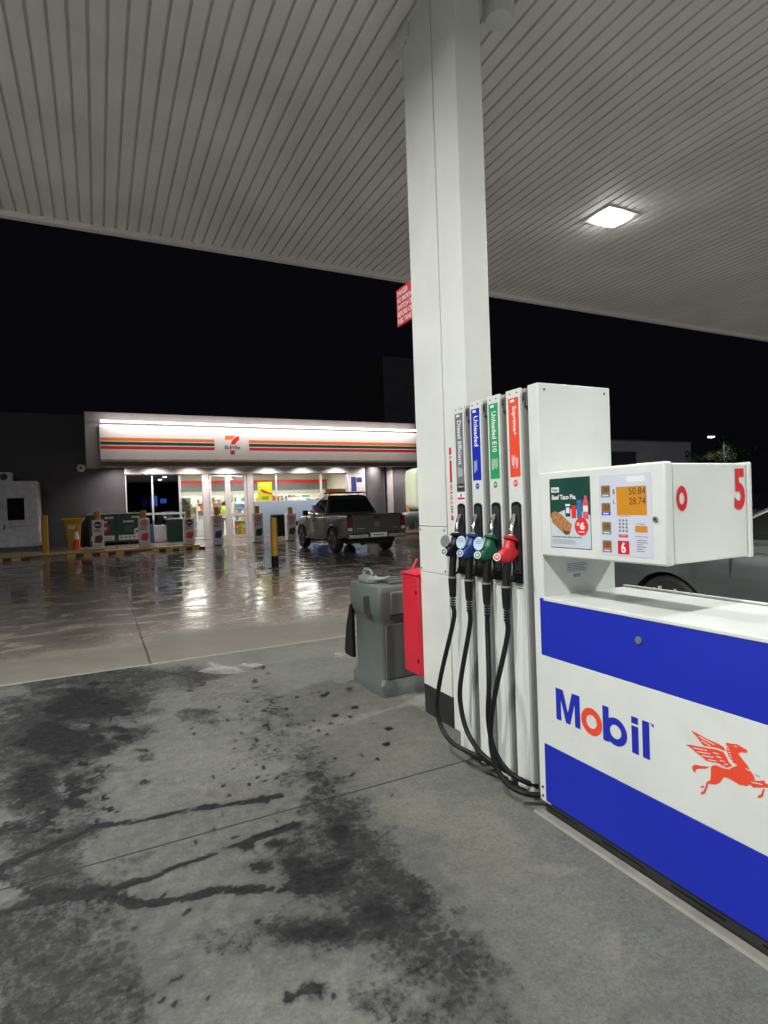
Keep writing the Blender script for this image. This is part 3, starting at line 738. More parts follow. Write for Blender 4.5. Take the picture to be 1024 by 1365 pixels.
# poster
yL, yR, zB, zT = -1.946, -1.712, 1.238, 1.540
q = MB(); q.rect('x', XD, yL, yR, zB, zT); w_ = yR-yL; h_ = zT-zB
def PU(a): return yL+a*w_
def PV(b_): return zB+b_*h_
q.mi(1); q.flat([(PU(.01), PV(.01)), (PU(.99), PV(.01)), (PU(.99), PV(.47))]+[(PU(.99-.98*t), PV(.47+.09*math.sin(math.pi*min(1, t*1.1)) if t < .9 else .44)) for t in np.linspace(.05, 1, 14)], 'x', XD-.0006)
q.mi(2); q.rect('x', XD-.0006, PU(.05), PU(.25), PV(.80), PV(.875))
q.mi(0); q.text('New', 'x', XD-.0012, PU(.08), PU(.22), PV(.815), PV(.86), .02)
q.mi(2); q.text('Beef Taco Pie.', 'x', XD-.0012, PU(.06), PU(.67), PV(.695), PV(.765), .03)
q.mi(3); q.flat([(PU(a), PV(b_)) for a, b_ in ((.02, .46), (.10, .40), (.34, .27), (.40, .22), (.50, .22), (.55, .34), (.30, .48), (.14, .53), (.05, .51))], 'x', XD-.0010)
q.mi(4); q.flat([(PU(a), PV(b_)) for a, b_ in ((.02, .46), (.10, .40), (.34, .27), (.38, .20), (.34, .21), (.06, .36))], 'x', XD-.0013)
q.mi(5); q.flat([(PU(a), PV(b_)) for a, b_ in ((.34, .27), (.40, .25), (.50, .24), (.53, .29), (.48, .20), (.40, .19), (.35, .21))], 'x', XD-.0014)
q.mi(6); q.rect('x', XD-.0012, PU(.40), PU(.52), PV(.45), PV(.60)); q.mi(2); q.rect('x', XD-.0013, PU(.40), PU(.52), PV(.60), PV(.63)); q.rect('x', XD-.0014, PU(.42), PU(.50), PV(.50), PV(.58))
q.mi(7); q.rect('x', XD-.0012, PU(.55), PU(.66), PV(.43), PV(.61)); q.mi(8); q.rect('x', XD-.0012, PU(.68), PU(.80), PV(.43), PV(.68))
q.mi(9); q.flat([(PU(a), PV(b_)) for a, b_ in ((.82, .42), (.95, .42), (.95, .64), (.92, .70), (.92, .74), (.86, .74), (.86, .70), (.82, .64))], 'x', XD-.0012)
q.mi(2); q.rect('x', XD-.0014, PU(.83), PU(.94), PV(.52), PV(.60))
q.mi(7); q.disc('x', XD-.0016, PU(.78), PV(.315), w_*.16, h_*.125)
q.mi(2); q.text('$', 'x', XD-.0020, PU(.67), PU(.74), PV(.31), PV(.37), .03); q.text('6', 'x', XD-.0020, PU(.745), PU(.86), PV(.27), PV(.375), .05); q.rect('x', XD-.0020, PU(.71), PU(.85), PV(.235), PV(.247))
q.mi(10); q.lines('x', XD-.0012, PU(.04), PU(.80), PV(.145), PV(.175), 1, .6, .05); q.lines('x', XD-.0012, PU(.04), PU(.66), PV(.06), PV(.13), 4, .3, .3)
M['posterlight'] = mat('poster_pale', (.52, .60, .66), .45, var=.05); M['crust'] = mat('pie_crust', (.50, .22, .07), .6, var=.7, scale=120)
M['crustside'] = mat('pie_side', (.42, .20, .05), .6, var=.3, scale=90); M['filling'] = mat('pie_filling', (.16, .04, .02), .6, var=.5, scale=120)
M['pink'] = mat('pink_drink', (.70, .10, .16), .4, var=.2, scale=60); M['skyblue'] = mat('blue_can', (.05, .17, .42), .4, var=.2, scale=50)
q.build('poster', [M['darkgreen'], M['posterlight'], M['paper'], M['crust'], M['crustside'], M['filling'], M['ink'], M['red'], M['skyblue'], M['pink'], M['greyink']], ddoor)
# price panel
yL, yR, zB, zT = -1.667, -1.425, 1.224, 1.538; w_ = yR-yL; h_ = zT-zB
M['lcd'] = emit('backlit_lcd', (.72, .30, .012), .30); M['lcddim'] = emit('dim_lcd', (.42, .18, .015), .16)
q = MB(); q.rect('x', XD-.0001, yL-.0015, yR+.0015, zB-.0015, zT+.0015); q.mi(1); q.rect('x', XD-.0006, yL, yR, zB, zT)
q.mi(2)
for a, b_, c_, d_ in ((.05, .06, .22, .78), (.06, .055, .22, .0), (.0, 0, 0, 0)): pass
small = [(.86, .775, 0), (.64, .55, 1), (.40, .31, 2), (.17, .085, 3)]
for t_, b_, k in small:
    q.mi(9); q.rect('x', XD-.0010, PU(.05), PU(.235), PV(b_-.01), PV(t_+.012))
    q.mi(3); q.rect('x', XD-.0014, PU(.06), PU(.225), PV(b_), PV(t_))
    q.mi(4); q.text(('188.9', '176.9', '174.9', '198.9')[k], 'x', XD-.0018, PU(.10), PU(.21), PV(b_+.02), PV(t_-.015))
    q.mi((5, 6, 7, 8)[k]); q.rect('x', XD-.0014, PU(.05), PU(.235), PV(b_-.052), PV(b_-.012))
    q.mi(0); q.lines('x', XD-.0018, PU(.08), PU(.21), PV(b_-.045), PV(b_-.02), 1, .7, .05)
q.mi(2); q.rect('x', XD-.0014, PU(.36), PU(.92), PV(.50), PV(.845))
q.mi(4); q.text('50.84', 'x', XD-.0018, PU(.60), PU(.905), PV(.745), PV(.83)); q.text('28.74', 'x', XD-.0018, PU(.60), PU(.905), PV(.625), PV(.71))
q.text('$', 'x', XD-.0014, PU(.285), PU(.33), PV(.755), PV(.82)); q.text('L', 'x', XD-.0014, PU(.295), PU(.335), PV(.635), PV(.69))
q.mi(9)
for i in range(3):
    for j in range(4): q.disc('x', XD-.0012, PU(.41+.065*i), PV(.435-.043*j), w_*.022, h_*.015, 10)
q.lines('x', XD-.0012, PU(.37), PU(.63), PV(.482), PV(.492), 1, .6, .05)
q.mi(8); q.rect('x', XD-.0014, PU(.385), PU(.56), PV(.228), PV(.262)); q.mi(8); q.rect('x', XD-.0014, PU(.36), PU(.58), PV(.02), PV(.185))
q.mi(0); q.text('6', 'x', XD-.0020, PU(.425), PU(.515), PV(.035), PV(.17), .03); q.text('START', 'x', XD-.0018, PU(.42), PU(.53), PV(.238), PV(.253))
q.mi(9); q.text('Preset', 'x', XD-.0014, PU(.735), PU(.88), PV(.385), PV(.405)); q.mi(2); q.rect('x', XD-.0014, PU(.70), PU(.92), PV(.295), PV(.37))
q.mi(9); q.lines('x', XD-.0012, PU(.70), PU(.93), PV(.235), PV(.25), 1, .5, .02); q.lines('x', XD-.0012, PU(.72), PU(.92), PV(.06), PV(.215), 6, .35, .5)
q.mi(0); q.rect('x', XD-.0010, PU(.56), PU(.90), PV(.90), PV(.965))
q.build('price_panel', [M['paper'], M['lilac'], M['lcd'], M['lcddim'], M['ink'], M['labelgrey'], M['logoblue'], M['green'], M['signred'], M['greyink']], ddoor)
q = MB(); q.lathe([(.0095, 1.790), (.0095, 1.797)], (0, 1.408, 1.366), 'x', 16); q.mi(1).lathe([(.005, 1.789), (.005, 1.7905)], (0, 1.408, 1.366), 'x', 10); q.build('door_lock', [M['metal'], M['ink']], ddoor)
# hose columns
mb = MB(); mb.box(1.90, 2.25, 2.088, 2.76, .05, 1.93); mb.build('hose_frame', M['black'], pump)
mb = MB()
for y0, y1 in ((2.104, 2.130), (2.246, 2.286), (2.396, 2.442), (2.556, 2.596)): mb.box(1.828, 1.93, y0-.006, y1+.006, 1.895, 1.965)
mb.box(1.85, 2.25, 2.088, 2.755, 1.968, 1.980)
mb.build('top_rail', M['darkmetal'], pump, bevel=.003)
cols = [('diesel', 2.604, 2.738), ('unleaded', 2.448, 2.545), ('e10', 2.294, 2.391), ('supreme', 2.137, 2.240)]
lab = {'diesel': M['labelgrey'], 'unleaded': M['blue'], 'e10': M['green'], 'supreme': M['vermilion']}
for nm, y0, y1 in cols:
    a, b_ = -y1, -y0
    q = MB(); z0 = .045
    q.prism([(1.822, z0), (1.862, z0), (1.862, 1.985), (1.84, 1.985), (1.84, 1.93), (1.822, 1.905)], 'y', y0+.001, y1-.001)
    hc = q.build('hose_column', M['striplight'], pump, bevel=.002)
    q = MB(); q.box(1.806, 1.8215, y0, y1, 1.03, 1.985)
    # lower face: shallow channel
    m_ = (y0+y1)/2 if nm != 'diesel' else y0+.05
    pf = [(1.8215, y0), (1.8215, y1), (1.806, y1), (1.806, m_+.030), (1.815, m_+.012), (1.815, m_-.012), (1.806, m_-.030), (1.806, y0)]
    q.prism([(x_, y_) for x_, y_ in pf][::-1], 'z', z0, 1.0295)
    fc = q.build('front_plate', M['white'], hc, bevel=.0015)
    e = .011; la, lb_ = b_-.097+e, b_-e      # label width, towards the near edge
    q = MB(); q.rect('x', 1.8055, la, lb_, 1.565 if nm != 'diesel' else 1.500, 1.945)
    q.mi(1); W = lb_-la
    q.rect('x', 1.8050, la+W*.2, la+W*.62, 1.925, 1.937)
    nmt = {'diesel': ('Diesel Efficient', 1.66), 'unleaded': ('Unleaded', 1.745), 'e10': ('Unleaded E10', 1.70), 'supreme': ('Supreme⁺', 1.765)}[nm]
    q.text(nmt[0].replace('⁺', '+'), 'x', 1.8050, la+W*.30, la+W*.78, nmt[1], 1.905, .02, rot=-90)
    for k in range(5 if nm != 'unleaded' else 3):
        u_ = la+W*(.22+.13*k); v0 = 1.60 if nm != 'diesel' else 1.58
        q.rect('x', 1.8050, u_, u_+W*.05, v0+random.uniform(0, .025), v0+random.uniform(.055, .075))
    q.build('grade_label', [lab[nm], M['paper']], fc)
    q = MB(); c_ = (la+lb_)/2
    if nm == 'diesel':
        q.rect('x', 1.8052, la, lb_, 1.535-.02, 1.575-.02); q.mi(1); q.text('Diesel', 'x', 1.8046, la+W*.2, lb_-W*.15, 1.534, 1.546, .01)
        q.mi(1); q.rect('x', 1.8052, la, lb_, 1.455, 1.508); q.mi(0); q.disc('x', 1.8046, c_, 1.490, .007, .009, 12); q.mi(2); q.rect('x', 1.8046, la+.004, lb_-.004, 1.468, 1.479)
    else:
        q.mi(3); q.disc('x', 1.8052, c_, 1.535, .0155, .0165); q.mi(1); q.text({'unleaded': '91', 'e10': '94', 'supreme': '98'}[nm], 'x', 1.8046, c_-.008, c_+.008, 1.529, 1.541, .02)
    q.build('octane_badge', [M['ink'], M['paper'], M['signred'], lab[nm]], fc)
    # black nozzle boot
    q = MB(); sh = [(la+.006, 1.052), (lb_-.002, 1.052)]+[(c_+.002+(W/2-.004)*math.cos(t_), 1.428+.018*math.sin(t_)) for t_ in np.linspace(0, math.pi, 9)]
    q.prism([(-u_, v_) for u_, v_ in sh][::-1], 'x', 1.799, 1.8055)
    sh2 = [(la+.012, 1.10), (lb_-.008, 1.10)]+[(c_+.002+(W/2-.010)*math.cos(t_), 1.415+.015*math.sin(t_)) for t_ in np.linspace(0, math.pi, 9)]
    q.mi(1); q.flat(sh2, 'x', 1.7985)
    q.mi(2); q.tube([(1.796, -c_-.018, 1.115), (1.792, -c_, 1.118), (1.796, -c_+.01, 1.112)], .003, 6)
    q.mi(0); q.box(1.788, 1.80, y0+.012, y0+.086, 1.055, 1.085)
    q.build('nozzle_boot', [M['black'], M['ink'], M['chrome']], fc, bevel=.0015)
    for yy, zz in ((y0+.022, 1.966), (y0+.072, 1.966), (y0+.02, .065)):
        q = MB(); q.cyl((1.8035, yy, zz), (1.807, yy, zz), .0035, n=8); q.build('plate_screw', M['ink'], fc)

# nozzles with their hoses (each hangs from the dispenser)
NX = .030
def nozzle(nm, label, yc, body_m, disc, dz, path, ring=True):
    c = Vector((1.72, yc, 1.2+dz))
    t = thing('fuel_nozzle', label, 'fuel nozzle', tuple(c), 'fuel nozzles hanging in their boots')
    P = lambda x_, z_, dy=0: (x_+NX, yc+dy, z_+dz)
    q = MB()
    # cast body: rounded wedge in the X-Z plane
    prof = [(1.655, 1.178), (1.668, 1.160), (1.70, 1.152), (1.735, 1.160), (1.768, 1.182), (1.792, 1.205), (1.762, 1.216), (1.752, 1.240), (1.752, 1.268), (1.715, 1.268), (1.706, 1.240), (1.685, 1.222), (1.662, 1.206)]
    ctr = (1.715, 1.20)
    secs = []
    for dy, k in ((-.024, .55), (-.021, .82), (-.012, .97), (0, 1.0), (.012, .97), (.021, .82), (.024, .55)):
        secs.append([(NX+ctr[0]+(x_-ctr[0])*k, yc+dy, ctr[1]+(z_-ctr[1])*k+dz) for x_, z_ in prof])
    q.loft(secs[::-1]); q.build('nozzle_body', body_m, t, smooth=50)
    q = MB(); q.lathe([(.0, 0), (.036, 0), (.038, .006), (.030, .014), (.019, .020)], (0, 0, 0), 'z', 20)
    q.v = [tuple(Matrix.Rotation(R(22), 3, 'Y') @ Vector(v) + Vector(P(1.735, 1.262))) for v in q.v]
    q.build('splash_guard', body_m, t)
    q = MB(); q.tube(smooth_path([P(1.736, 1.272), P(1.742, 1.312), P(1.751, 1.348), P(1.764, 1.384)], 4), .0125, 12); q.mi(1); q.tube([P(1.735, 1.268), P(1.742, 1.285)], .017, 12)
    q.build('spout', [M['chrome'], M['metal']], t)
    # grip, swivel and hose sleeve
    q = MB(); q.tube([P(1.712, 1.165), P(1.706, 1.12), P(1.702, 1.07), P(1.700, 1.045)], [.021, .0195, .0185, .020], 14)
    q.tube([P(1.700, 1.036), P(1.699, .985), P(1.699, .94)], [.0235, .0215, .019], 14)
    for k in range(5): q.tube([P(1.699, .938-.013*k), P(1.699, .931-.013*k)], .0165, 12)
    q.tube([P(1.745, 1.17), P(1.752, 1.13), P(1.745, 1.08), P(1.725, 1.06), P(1.706, 1.062)], .006, 8)
    q.build('grip', M['rubber'], t)
    if ring:
        q = MB(); q.lathe([(.0215, 1.0355+dz), (.0235, 1.0375+dz), (.0235, 1.0435+dz), (.0215, 1.0455+dz)], (1.700+NX, yc, 0), 'z', 16)
        q.build('swivel_ring', M['metal'], t)
    q = MB()
    nrm = Vector((-.82, -.45, .18)).normalized()
    def dsc(cc, r, m_i, off, ry=1.0):
        a_ = nrm.cross(Vector((0, 0, 1))).normalized(); b2 = a_.cross(nrm)
        pts = [Vector(cc)+nrm*off+(a_*math.cos(i*.2618)*r+b2*math.sin(i*.2618)*r*ry) for i in range(24)]
        q.mi(m_i); q.add(pts+[p_-nrm*.004 for p_ in pts], [tuple(range(24))]+[(i, i+24, (i+1) % 24+24, (i+1) % 24) for i in range(24)])
    dsc(P(1.652, 1.186), .0185, 1, .004); dsc(P(1.652, 1.186), .0135, 2, .0052)
    cc = Vector(P(1.652, 1.186))+nrm*.0062; a_ = nrm.cross(Vector((0, 0, 1))).normalized(); b2 = a_.cross(nrm)
    for du in (-.005, .003): q.mi(1); q.add([cc+a_*(du+s1*.0025)+b2*(s2*.006) for s1, s2 in ((-1, -1), (1, -1), (1, 1), (-1, 1))], [(0, 1, 2, 3)])
    if disc:
        dsc(P(1.662, 1.242), .027, 0, .006, 1.25); dsc(P(1.664, 1.226, -.006), .011, 2, .0075)
        for k in range(4):
            cc = Vector(P(1.662, 1.262-.009*k))+nrm*.0068; q.mi(3); q.add([cc+a_*(s1*.016)+b2*(s2*.0011) for s1, s2 in ((-1, -1), (1, -1), (1, 1), (-1, 1))], [(0, 1, 2, 3)])
    q.build('grade_disc', [disc or M['metal'], M['paper'], {'r': M['signred'], 'g': M['green'], 'b': M['logoblue'], 'k': M['ink']}[nm], M['greyink']], t)
    q = MB(); pts = [P(1.699, .88), P(1.697, .80)]+[tuple(at(px, py, X=xx)) for px, py, xx in path[1:]]
    q.tube(smooth_path(pts, 6), .0128, 12)
    q.build('hose', M['rubber'], t)
    return t
M['paleblue'] = mat('pale_blue_label', (.45, .62, .80), .4, var=.05); M['clear'] = mat('clear_tag', (.19, .215, .215), .2, var=.1)
M['nozblue'] = mat('blue_nozzle_cover', (.015, .05, .22), .45, var=.1); M['nozgreen'] = mat('green_nozzle_cover', (.008, .12, .06), .45, var=.1); M['nozred'] = mat('red_nozzle_cover', (.55, .015, .025), .45, var=.1)
nozzle('k', 'black fuel nozzle with clear tag in the boot farthest left', 2.652, M['black'], M['clear'], .0,
       [(600, 850, 1.692), (588, 900, 1.685), (583, 940, 1.68), (588, 968, 1.685), (602, 989, 1.70), (622, 1001, 1.73), (645, 1012, 1.775), (664, 1024, 1.83)])
nozzle('b', 'blue fuel nozzle with large pale blue disc hanging second from left', 2.497, M['nozblue'], M['paleblue'], .0,
       [(623, 860, 1.692), (614, 910, 1.685), (615, 945, 1.68), (623, 975, 1.685), (638, 1000, 1.70), (656, 1016, 1.73), (676, 1028, 1.78), (700, 1042, 1.84)])
nozzle('g', 'green fuel nozzle with pale blue and green discs hanging third from left', 2.343, M['nozgreen'], M['paleblue'], .0,
       [(655, 860, 1.695), (652, 910, 1.69), (651, 955, 1.685), (656, 990, 1.69), (667, 1015, 1.705), (682, 1032, 1.735), (700, 1042, 1.78), (716, 1048, 1.84)])
nozzle('r', 'red fuel nozzle with a red and white disc under the red label', 2.188, M['nozred'], None, .0,
       [(674, 870, 1.69), (661, 920, 1.68), (655, 960, 1.672), (655, 995, 1.672), (663, 1025, 1.68), (678, 1046, 1.70), (698, 1057, 1.74), (718, 1060, 1.80)])

# ================================================================ SERVICE BIN, JUG, SQUEEGEE
sb = thing('service_bin', 'grey moulded plastic windscreen service bin beside the red cabinet', 'bin', (2.15, 4.14, 0))
bx0, bx1, by0, by1 = 1.86, 2.52, 3.86, 4.42
q = MB(); secs = []
for z, e_ in ((0, 0), (.085, 0), (.12, .028), (.52, .030), (.585, .012), (.62, -.006), (.80, -.006), (.828, .004)):
    secs.append(rrect(bx0+e_, bx1-e_, by0+e_, by1-e_, .03, z))
q.loft(secs); q.build('body', M['greyplastic'], sb, smooth=40)
q = MB(); q.box(bx0+.055, bx1-.05, by0+.014, by0+.031, .125, .545); q.build('front_door', M['greyplasticdk'], sb, bevel=.012)
q = MB(); q.box(bx0+.085, bx1-.08, by0-.022, by0+.01, .615, .795); q.build('flap', M['greyplastic'], sb, bevel=.015)
q = MB(); q.box(bx0+.095, bx1-.09, by0-.012, by0+.02, .582, .612); q.build('flap_gap_shade', M['ink'], sb)  # dark strip painted as the shade in the gap below the flap
q = MB(); q.prism([(4.00, .58), (4.13, .60), (4.13, .735), (4.02, .755)], 'x', bx0-.010, bx0+.0); q.build('hand_slot_shade', M['ink'], sb, bevel=.004)  # dark raised plate painted as the shaded hand hole
q = MB(); q.box(bx0+.16, bx1-.08, by0+.10, by1-.06, .825, .832); q.mi(1)
for k in range(3): q.box(bx0+.16, bx1-.08, by0+.14+.13*k, by0+.17+.13*k, .833, .850)
q.build('tray', [M['ink'], M['greyplastic']], sb, bevel=.003)
# grey watering jug on the top corner
jg = thing('jug', 'pale grey plastic jug standing on the bin corner', 'jug', (1.96, 4.22, .83))
q = MB(); q.loft([rrect(1.90+e_, 2.01-e_, 4.12+e_, 4.35-e_, .03, z_) for z_, e_ in ((.829, .006), (.836, 0), (.868, 0), (.884, .015), (.892, .035))])
q.build('body', M['clear'], jg, smooth=50)
q = MB(); q.tube(smooth_path([(1.955, 4.32, .885), (1.955, 4.33, .912), (1.955, 4.30, .928), (1.955, 4.21, .928), (1.955, 4.18, .912), (1.955, 4.175, .885)], 4), .012, 10); q.build('handle', M['clear'], jg)
q = MB(); q.tube([(1.98, 4.13, .860), (2.02, 4.06, .872), (2.04, 4.03, .885)], [.020, .013, .011], 10); q.build('spout', M['clear'], jg)
# squeegee standing in the bin
sq = thing('squeegee', 'red handled squeegee leaning out of the bin behind the red cabinet', 'squeegee', (2.28, 4.05, .82))
a = at(548, 762, Y=4.15); b_ = at(556.5, 745, Y=4.15)
q = MB(); dirv = (np.array(b_)-np.array(a)); q.tube([tuple(a-dirv*2.2), tuple(b_)], .011, 10); q.build('handle', M['redsteel'], sq)
q = MB(); p0 = a-dirv*2.2; q.box(p0[0]-.09, p0[0]+.09, p0[1]-.012, p0[1]+.012, p0[2]-.03, p0[2]); q.build('blade', M['rubber'], sq)
# black hanging bag / tool on the left side of the bin
q = MB(); q.loft([[(1.842, 4.36, z_), (1.872, 4.36, z_), (1.875, 4.36+w2, z_), (1.84, 4.36+w2, z_)] for z_, w2 in ((.20, .16), (.24, .17), (.45, .12), (.60, .05), (.64, .03))])
tag(q.build('hanging_pouch', M['black'], bevel=.004), 'black pouch hanging on the back edge of the grey bin', 'pouch')

exec_store = True
# ================================================================ SHOP
shop = thing('shop_building', 'low grey convenience shop with a lit white striped sign and glazed front', 'shop', (6.5, FY, .15))
def fx(px, py=670, Y=FY): return at(px, py, Y=Y)[0]
def fz(px, py, Y=FY): return at(px, py, Y=Y)[2]
XL, XR = fx(168), fx(487)        # glazed front
ZH0, ZH1 = fz(300, 632), fz(300, 621)
ZF = .165
M['charcoalwall'] = mat('charcoal_render', (.075, .073, .08), .8, var=.15, scale=2.5, bump=.2, bscale=30, dirt=.2)
q = MB(); q.box(-30, XL, FY, FY+.3, 0, 5.75); q.build('side_wall', M['charcoalwall'], shop)
q = MB(); q.box(XR, 15.2, FY+.10, FY+.4, 0, 5.75); q.build('end_wall', M['renderwall'], shop)
q = MB(); q.box(15.2, 34, FY+.6, FY+.9, 0, 4.6); q.build('yard_wall', M['darkwall'], shop)
q = MB(); xa, xb = fx(500), fx(514)
q.lathe([((fx(514)-fx(488))/2, ZF), ((fx(514)-fx(488))/2, ZH1+.2)], ((fx(514)+fx(488))/2, FY+.15, 0), 'z', 32); q.build('pier', M['renderwall'], shop)
q = MB(); q.box(fx(515), fx(523), FY-.15, FY+.09, ZF, ZH1+.2); q.build('post', M['shopwhite'], shop)
q = MB(); q.box(XL-.02, XR, FY-.12, FY+.12, ZH0, ZH1); q.build('header', M['shopwhite'], shop, bevel=.02)
SY = 25.5
sx0, sx1 = fx(133, 590, SY), fx(557, 600, SY); sz0 = fz(133, 612, SY); sz1 = fz(133, 565, SY)
gx0 = fx(114, 600, SY+.2); gz0 = fz(118, 622, SY+.2); gz1 = fz(113, 548, SY+.2)
q = MB(); gs = ZH1+.22; q.box(gx0, sx1+.02, SY+.22, SY+.75, gz0, gz1); q.box(gx0, sx1+.02, SY+.752, FY-.13, gs, gz1-.01); q.box(gx0, sx0-.01, SY+.20, SY+.30, gz0-.07, gz0-.005)
q.build('fascia', M['fasc'], shop, bevel=.02)
q = MB(); q.box(sx0, sx1, SY, SY+.21, sz0, sz1-.02)
sg = q.build('sign_panel', M['sign'], shop, bevel=.01)
q = MB(); q.box(sx0, sx1, SY-.06, SY+.19, sz0-.10, sz0-.005); q.build('ledge', M['rust'], shop, bevel=.01)
M['strip'] = emit('strip_light', (1.0, .94, .90), 7.0)
q = MB(); q.box(sx0+.05, sx1-.05, SY-.18, SY-.10, sz1+.06, sz1+.13); st_ = q.build('strip_light', M['strip'], shop)
lamp('strip_lamp', 'AREA', ((sx0+sx1)/2, SY-.60, sz1+.10), 105, (1.0, .90, .86), shop, rot=(R(42), 0, 0), shape='RECTANGLE', size=sx1-sx0-.3, size_y=.12)
# stripes and numeral
q = MB()
def stripe(pxa, pxb, pya, pyb, th, mi_):
    xa = fx(pxa, pya, SY); xb = fx(pxb, pyb, SY); zz = (fz(pxa, pya, SY)+fz(pxb, pyb, SY))/2
    q.mi(mi_); q.rect('y', SY-.004, xa, xb, zz-th, zz+th)
zs = [fz(300, y_, SY) for y_ in (588.0, 593.0, 598.2)]
for xa, xb in ((fx(134, 590, SY), fx(286, 590, SY)), (fx(332, 590, SY), fx(555, 595, SY))):
    for k, zz in enumerate(zs):
        q.mi(k); q.rect('y', SY-.004, xa, xb, zz-.062, zz+.062)
def L7(cx_, cy_): return (fx(270+cx_/12.8, 560+cy_/12.8, SY), fz(270+cx_/12.8, 560+cy_/12.8, SY))
q.mi(0); q.flat([L7(*p_) for p_ in ((382, 265), (565, 265), (535, 295), (500, 332), (384, 332))], 'y', SY-.004)
arc = [(482, 415), (492, 375), (515, 335), (550, 300), (590, 278), (625, 272), (625, 345), (600, 355), (575, 385), (562, 415)]
q.mi(2); q.flat([L7(*p_) for p_ in arc], 'y', SY-.004); q.flat([L7(*p_) for p_ in ((478, 515), (552, 515), (552, 585), (478, 585))], 'y', SY-.004)
a = L7(382, 495); b_ = L7(640, 440)
q.mi(1); q.text('ELEVEn', 'y', SY-.005, a[0], b_[0], a[1], b_[1], .02)
q.build('sign_graphics', [M['orange'], M['stripegreen'], M['red']], sg)
# glazing: frames and panes
q_fr = M['shopwhite']
def pane(x0, x1, z0, z1, frame=.05, gm=None, y=FY, name='window'):
    f = MB(); d_ = .05
    f.box(x0, x0+frame, y-d_, y+d_, z0, z1); f.box(x1-frame, x1, y-d_, y+d_, z0, z1)
    f.box(x0+frame, x1-frame, y-d_, y+d_, z0, z0+frame); f.box(x0+frame, x1-frame, y-d_, y+d_, z1-frame, z1)
    o = f.build(name, q_fr, shop)
    g = MB(); g.box(x0+frame, x1-frame, y-.006, y+.006, z0+frame, z1-frame); g.build('pane', gm or M['glass'], o)
    return o
pane(XL, fx(204), .5, ZH0, .04, M['glassdark']); pane(fx(204), fx(240), .5, ZH0, .03, M['glassdark'])
pane(fx(241), fx(271), ZF, ZH0, .03)
q = MB(); q.box(XL, fx(241), FY-.06, FY+.06, ZF, .499); q.build('sill_panel', M['shopwhite'], shop)
M['teal'] = mat('pale_teal_rail', (.42, .58, .55), .4)
q = MB(); q.box(XL+.1, fx(246), FY-.22, FY-.14, fz(215, 686), fz(215, 683.3)); q.box(XL+.1, XL+.16, FY-.21, FY-.15, .16, fz(215, 686)); q.box(fx(245), fx(246), FY-.21, FY-.15, .16, fz(215, 686)); q.build('hand_rail', M['teal'], shop)
for a_, b_ in ((271, 278.5), (330, 337)):
    q = MB(); q.box(fx(a_), fx(b_), FY-.10, FY+.10, ZF, ZH0); q.build('door_post', q_fr, shop, bevel=.01)
zr = fz(310, 686)
for a, b_ in ((279, 304), (304.5, 329.5)):
    o = pane(fx(a), fx(b_), ZF+.02, ZH0, .11, name='door')
    g = MB(); g.box(fx(a)+.11, fx(b_)-.11, FY-.055, FY+.055, zr-.06, zr+.06); g.build('push_rail', q_fr, o)
zp = fz(380, 668)
pane(fx(337.5), fx(369), zp, ZH0, .035); pane(fx(369), fx(428), zp, ZH0, .03); pane(fx(428.5), fx(463), zp, ZH0, .05)
q = MB(); q.box(fx(337.5), fx(487), FY-.05, FY+.05, ZF+.06, zp-.003); q.mi(1); q.box(fx(337.5), fx(487), FY-.07, FY+.05, ZF, ZF+.058)
q.build('lower_panel', [M['counterblue'], q_fr], shop)
q = MB(); q.box(fx(463.5), fx(487), FY-.1, FY+.1, zp, ZH0); sp = q.build('kiosk_panel', q_fr, shop, bevel=.02)
M['screen'] = emit('blue_screen', (.03, .06, .22), .5)
q = MB(); q.rect('y', FY-.104, fx(468), fx(475), fz(470, 655), fz(470, 636)); q.rect('y', FY-.104, fx(475.5), fx(482.5), fz(478, 643), fz(478, 636.5)); q.build('screen', M['screen'], sp)
# roof, floor, inner room
RB = FY+7.5
q = MB(); q.box(-30, 15.2, FY+.31, RB+.3, ZH1+.35, ZH1+.5); q.build('roof', M['darkwall'], shop)
q = MB(); q.box(XL-.3, 13.4, FY+.42, RB, .05, ZF); q.build('floor', M['tile'], shop)
q = MB(); q.box(XL-.3, 13.4, RB, RB+.2, 0, ZH1+.3); q.box(XL-.35, XL-.3, FY+.41, RB, 0, ZH1+.3); q.box(13.4, 13.5, FY+.42, RB, 0, ZH1+.3)
q.mi(1); zr0, zr1 = fz(260, 646, RB-.05), fz(260, 641, RB-.05)
q.box(XL-.25, 13.35, RB-.06, RB-.005, zr0, zr1)
q.mi(2); q.box(XL-.25, 13.35, RB-.05, RB-.004, fz(260, 655.5, RB), zr0-.002)
q.build('inner_wall', [M['wallwhite'], M['red'], M['labelgrey']], shop)
q = MB(); q.box(XL-.3, 13.4, FY+.13, RB, ZH1-.02, ZH1+.1); q.build('ceiling', M['wallwhite'], shop)
# dark partition behind the tinted window (office)
q = MB(); q.box(XL-.25, fx(239), FY+1.6, FY+1.7, ZF, ZH1-.03); q.box(fx(239)-.02, fx(239)+.04, FY+.13, FY+1.6, ZF, ZH1-.03); q.build('partition', M['darkwall'], shop)
M['cyan'] = emit('cyan_screen', (.10, .35, .75), 2.2); M['soft'] = emit('shop_panel_light', (1, .96, .88), 7.0)
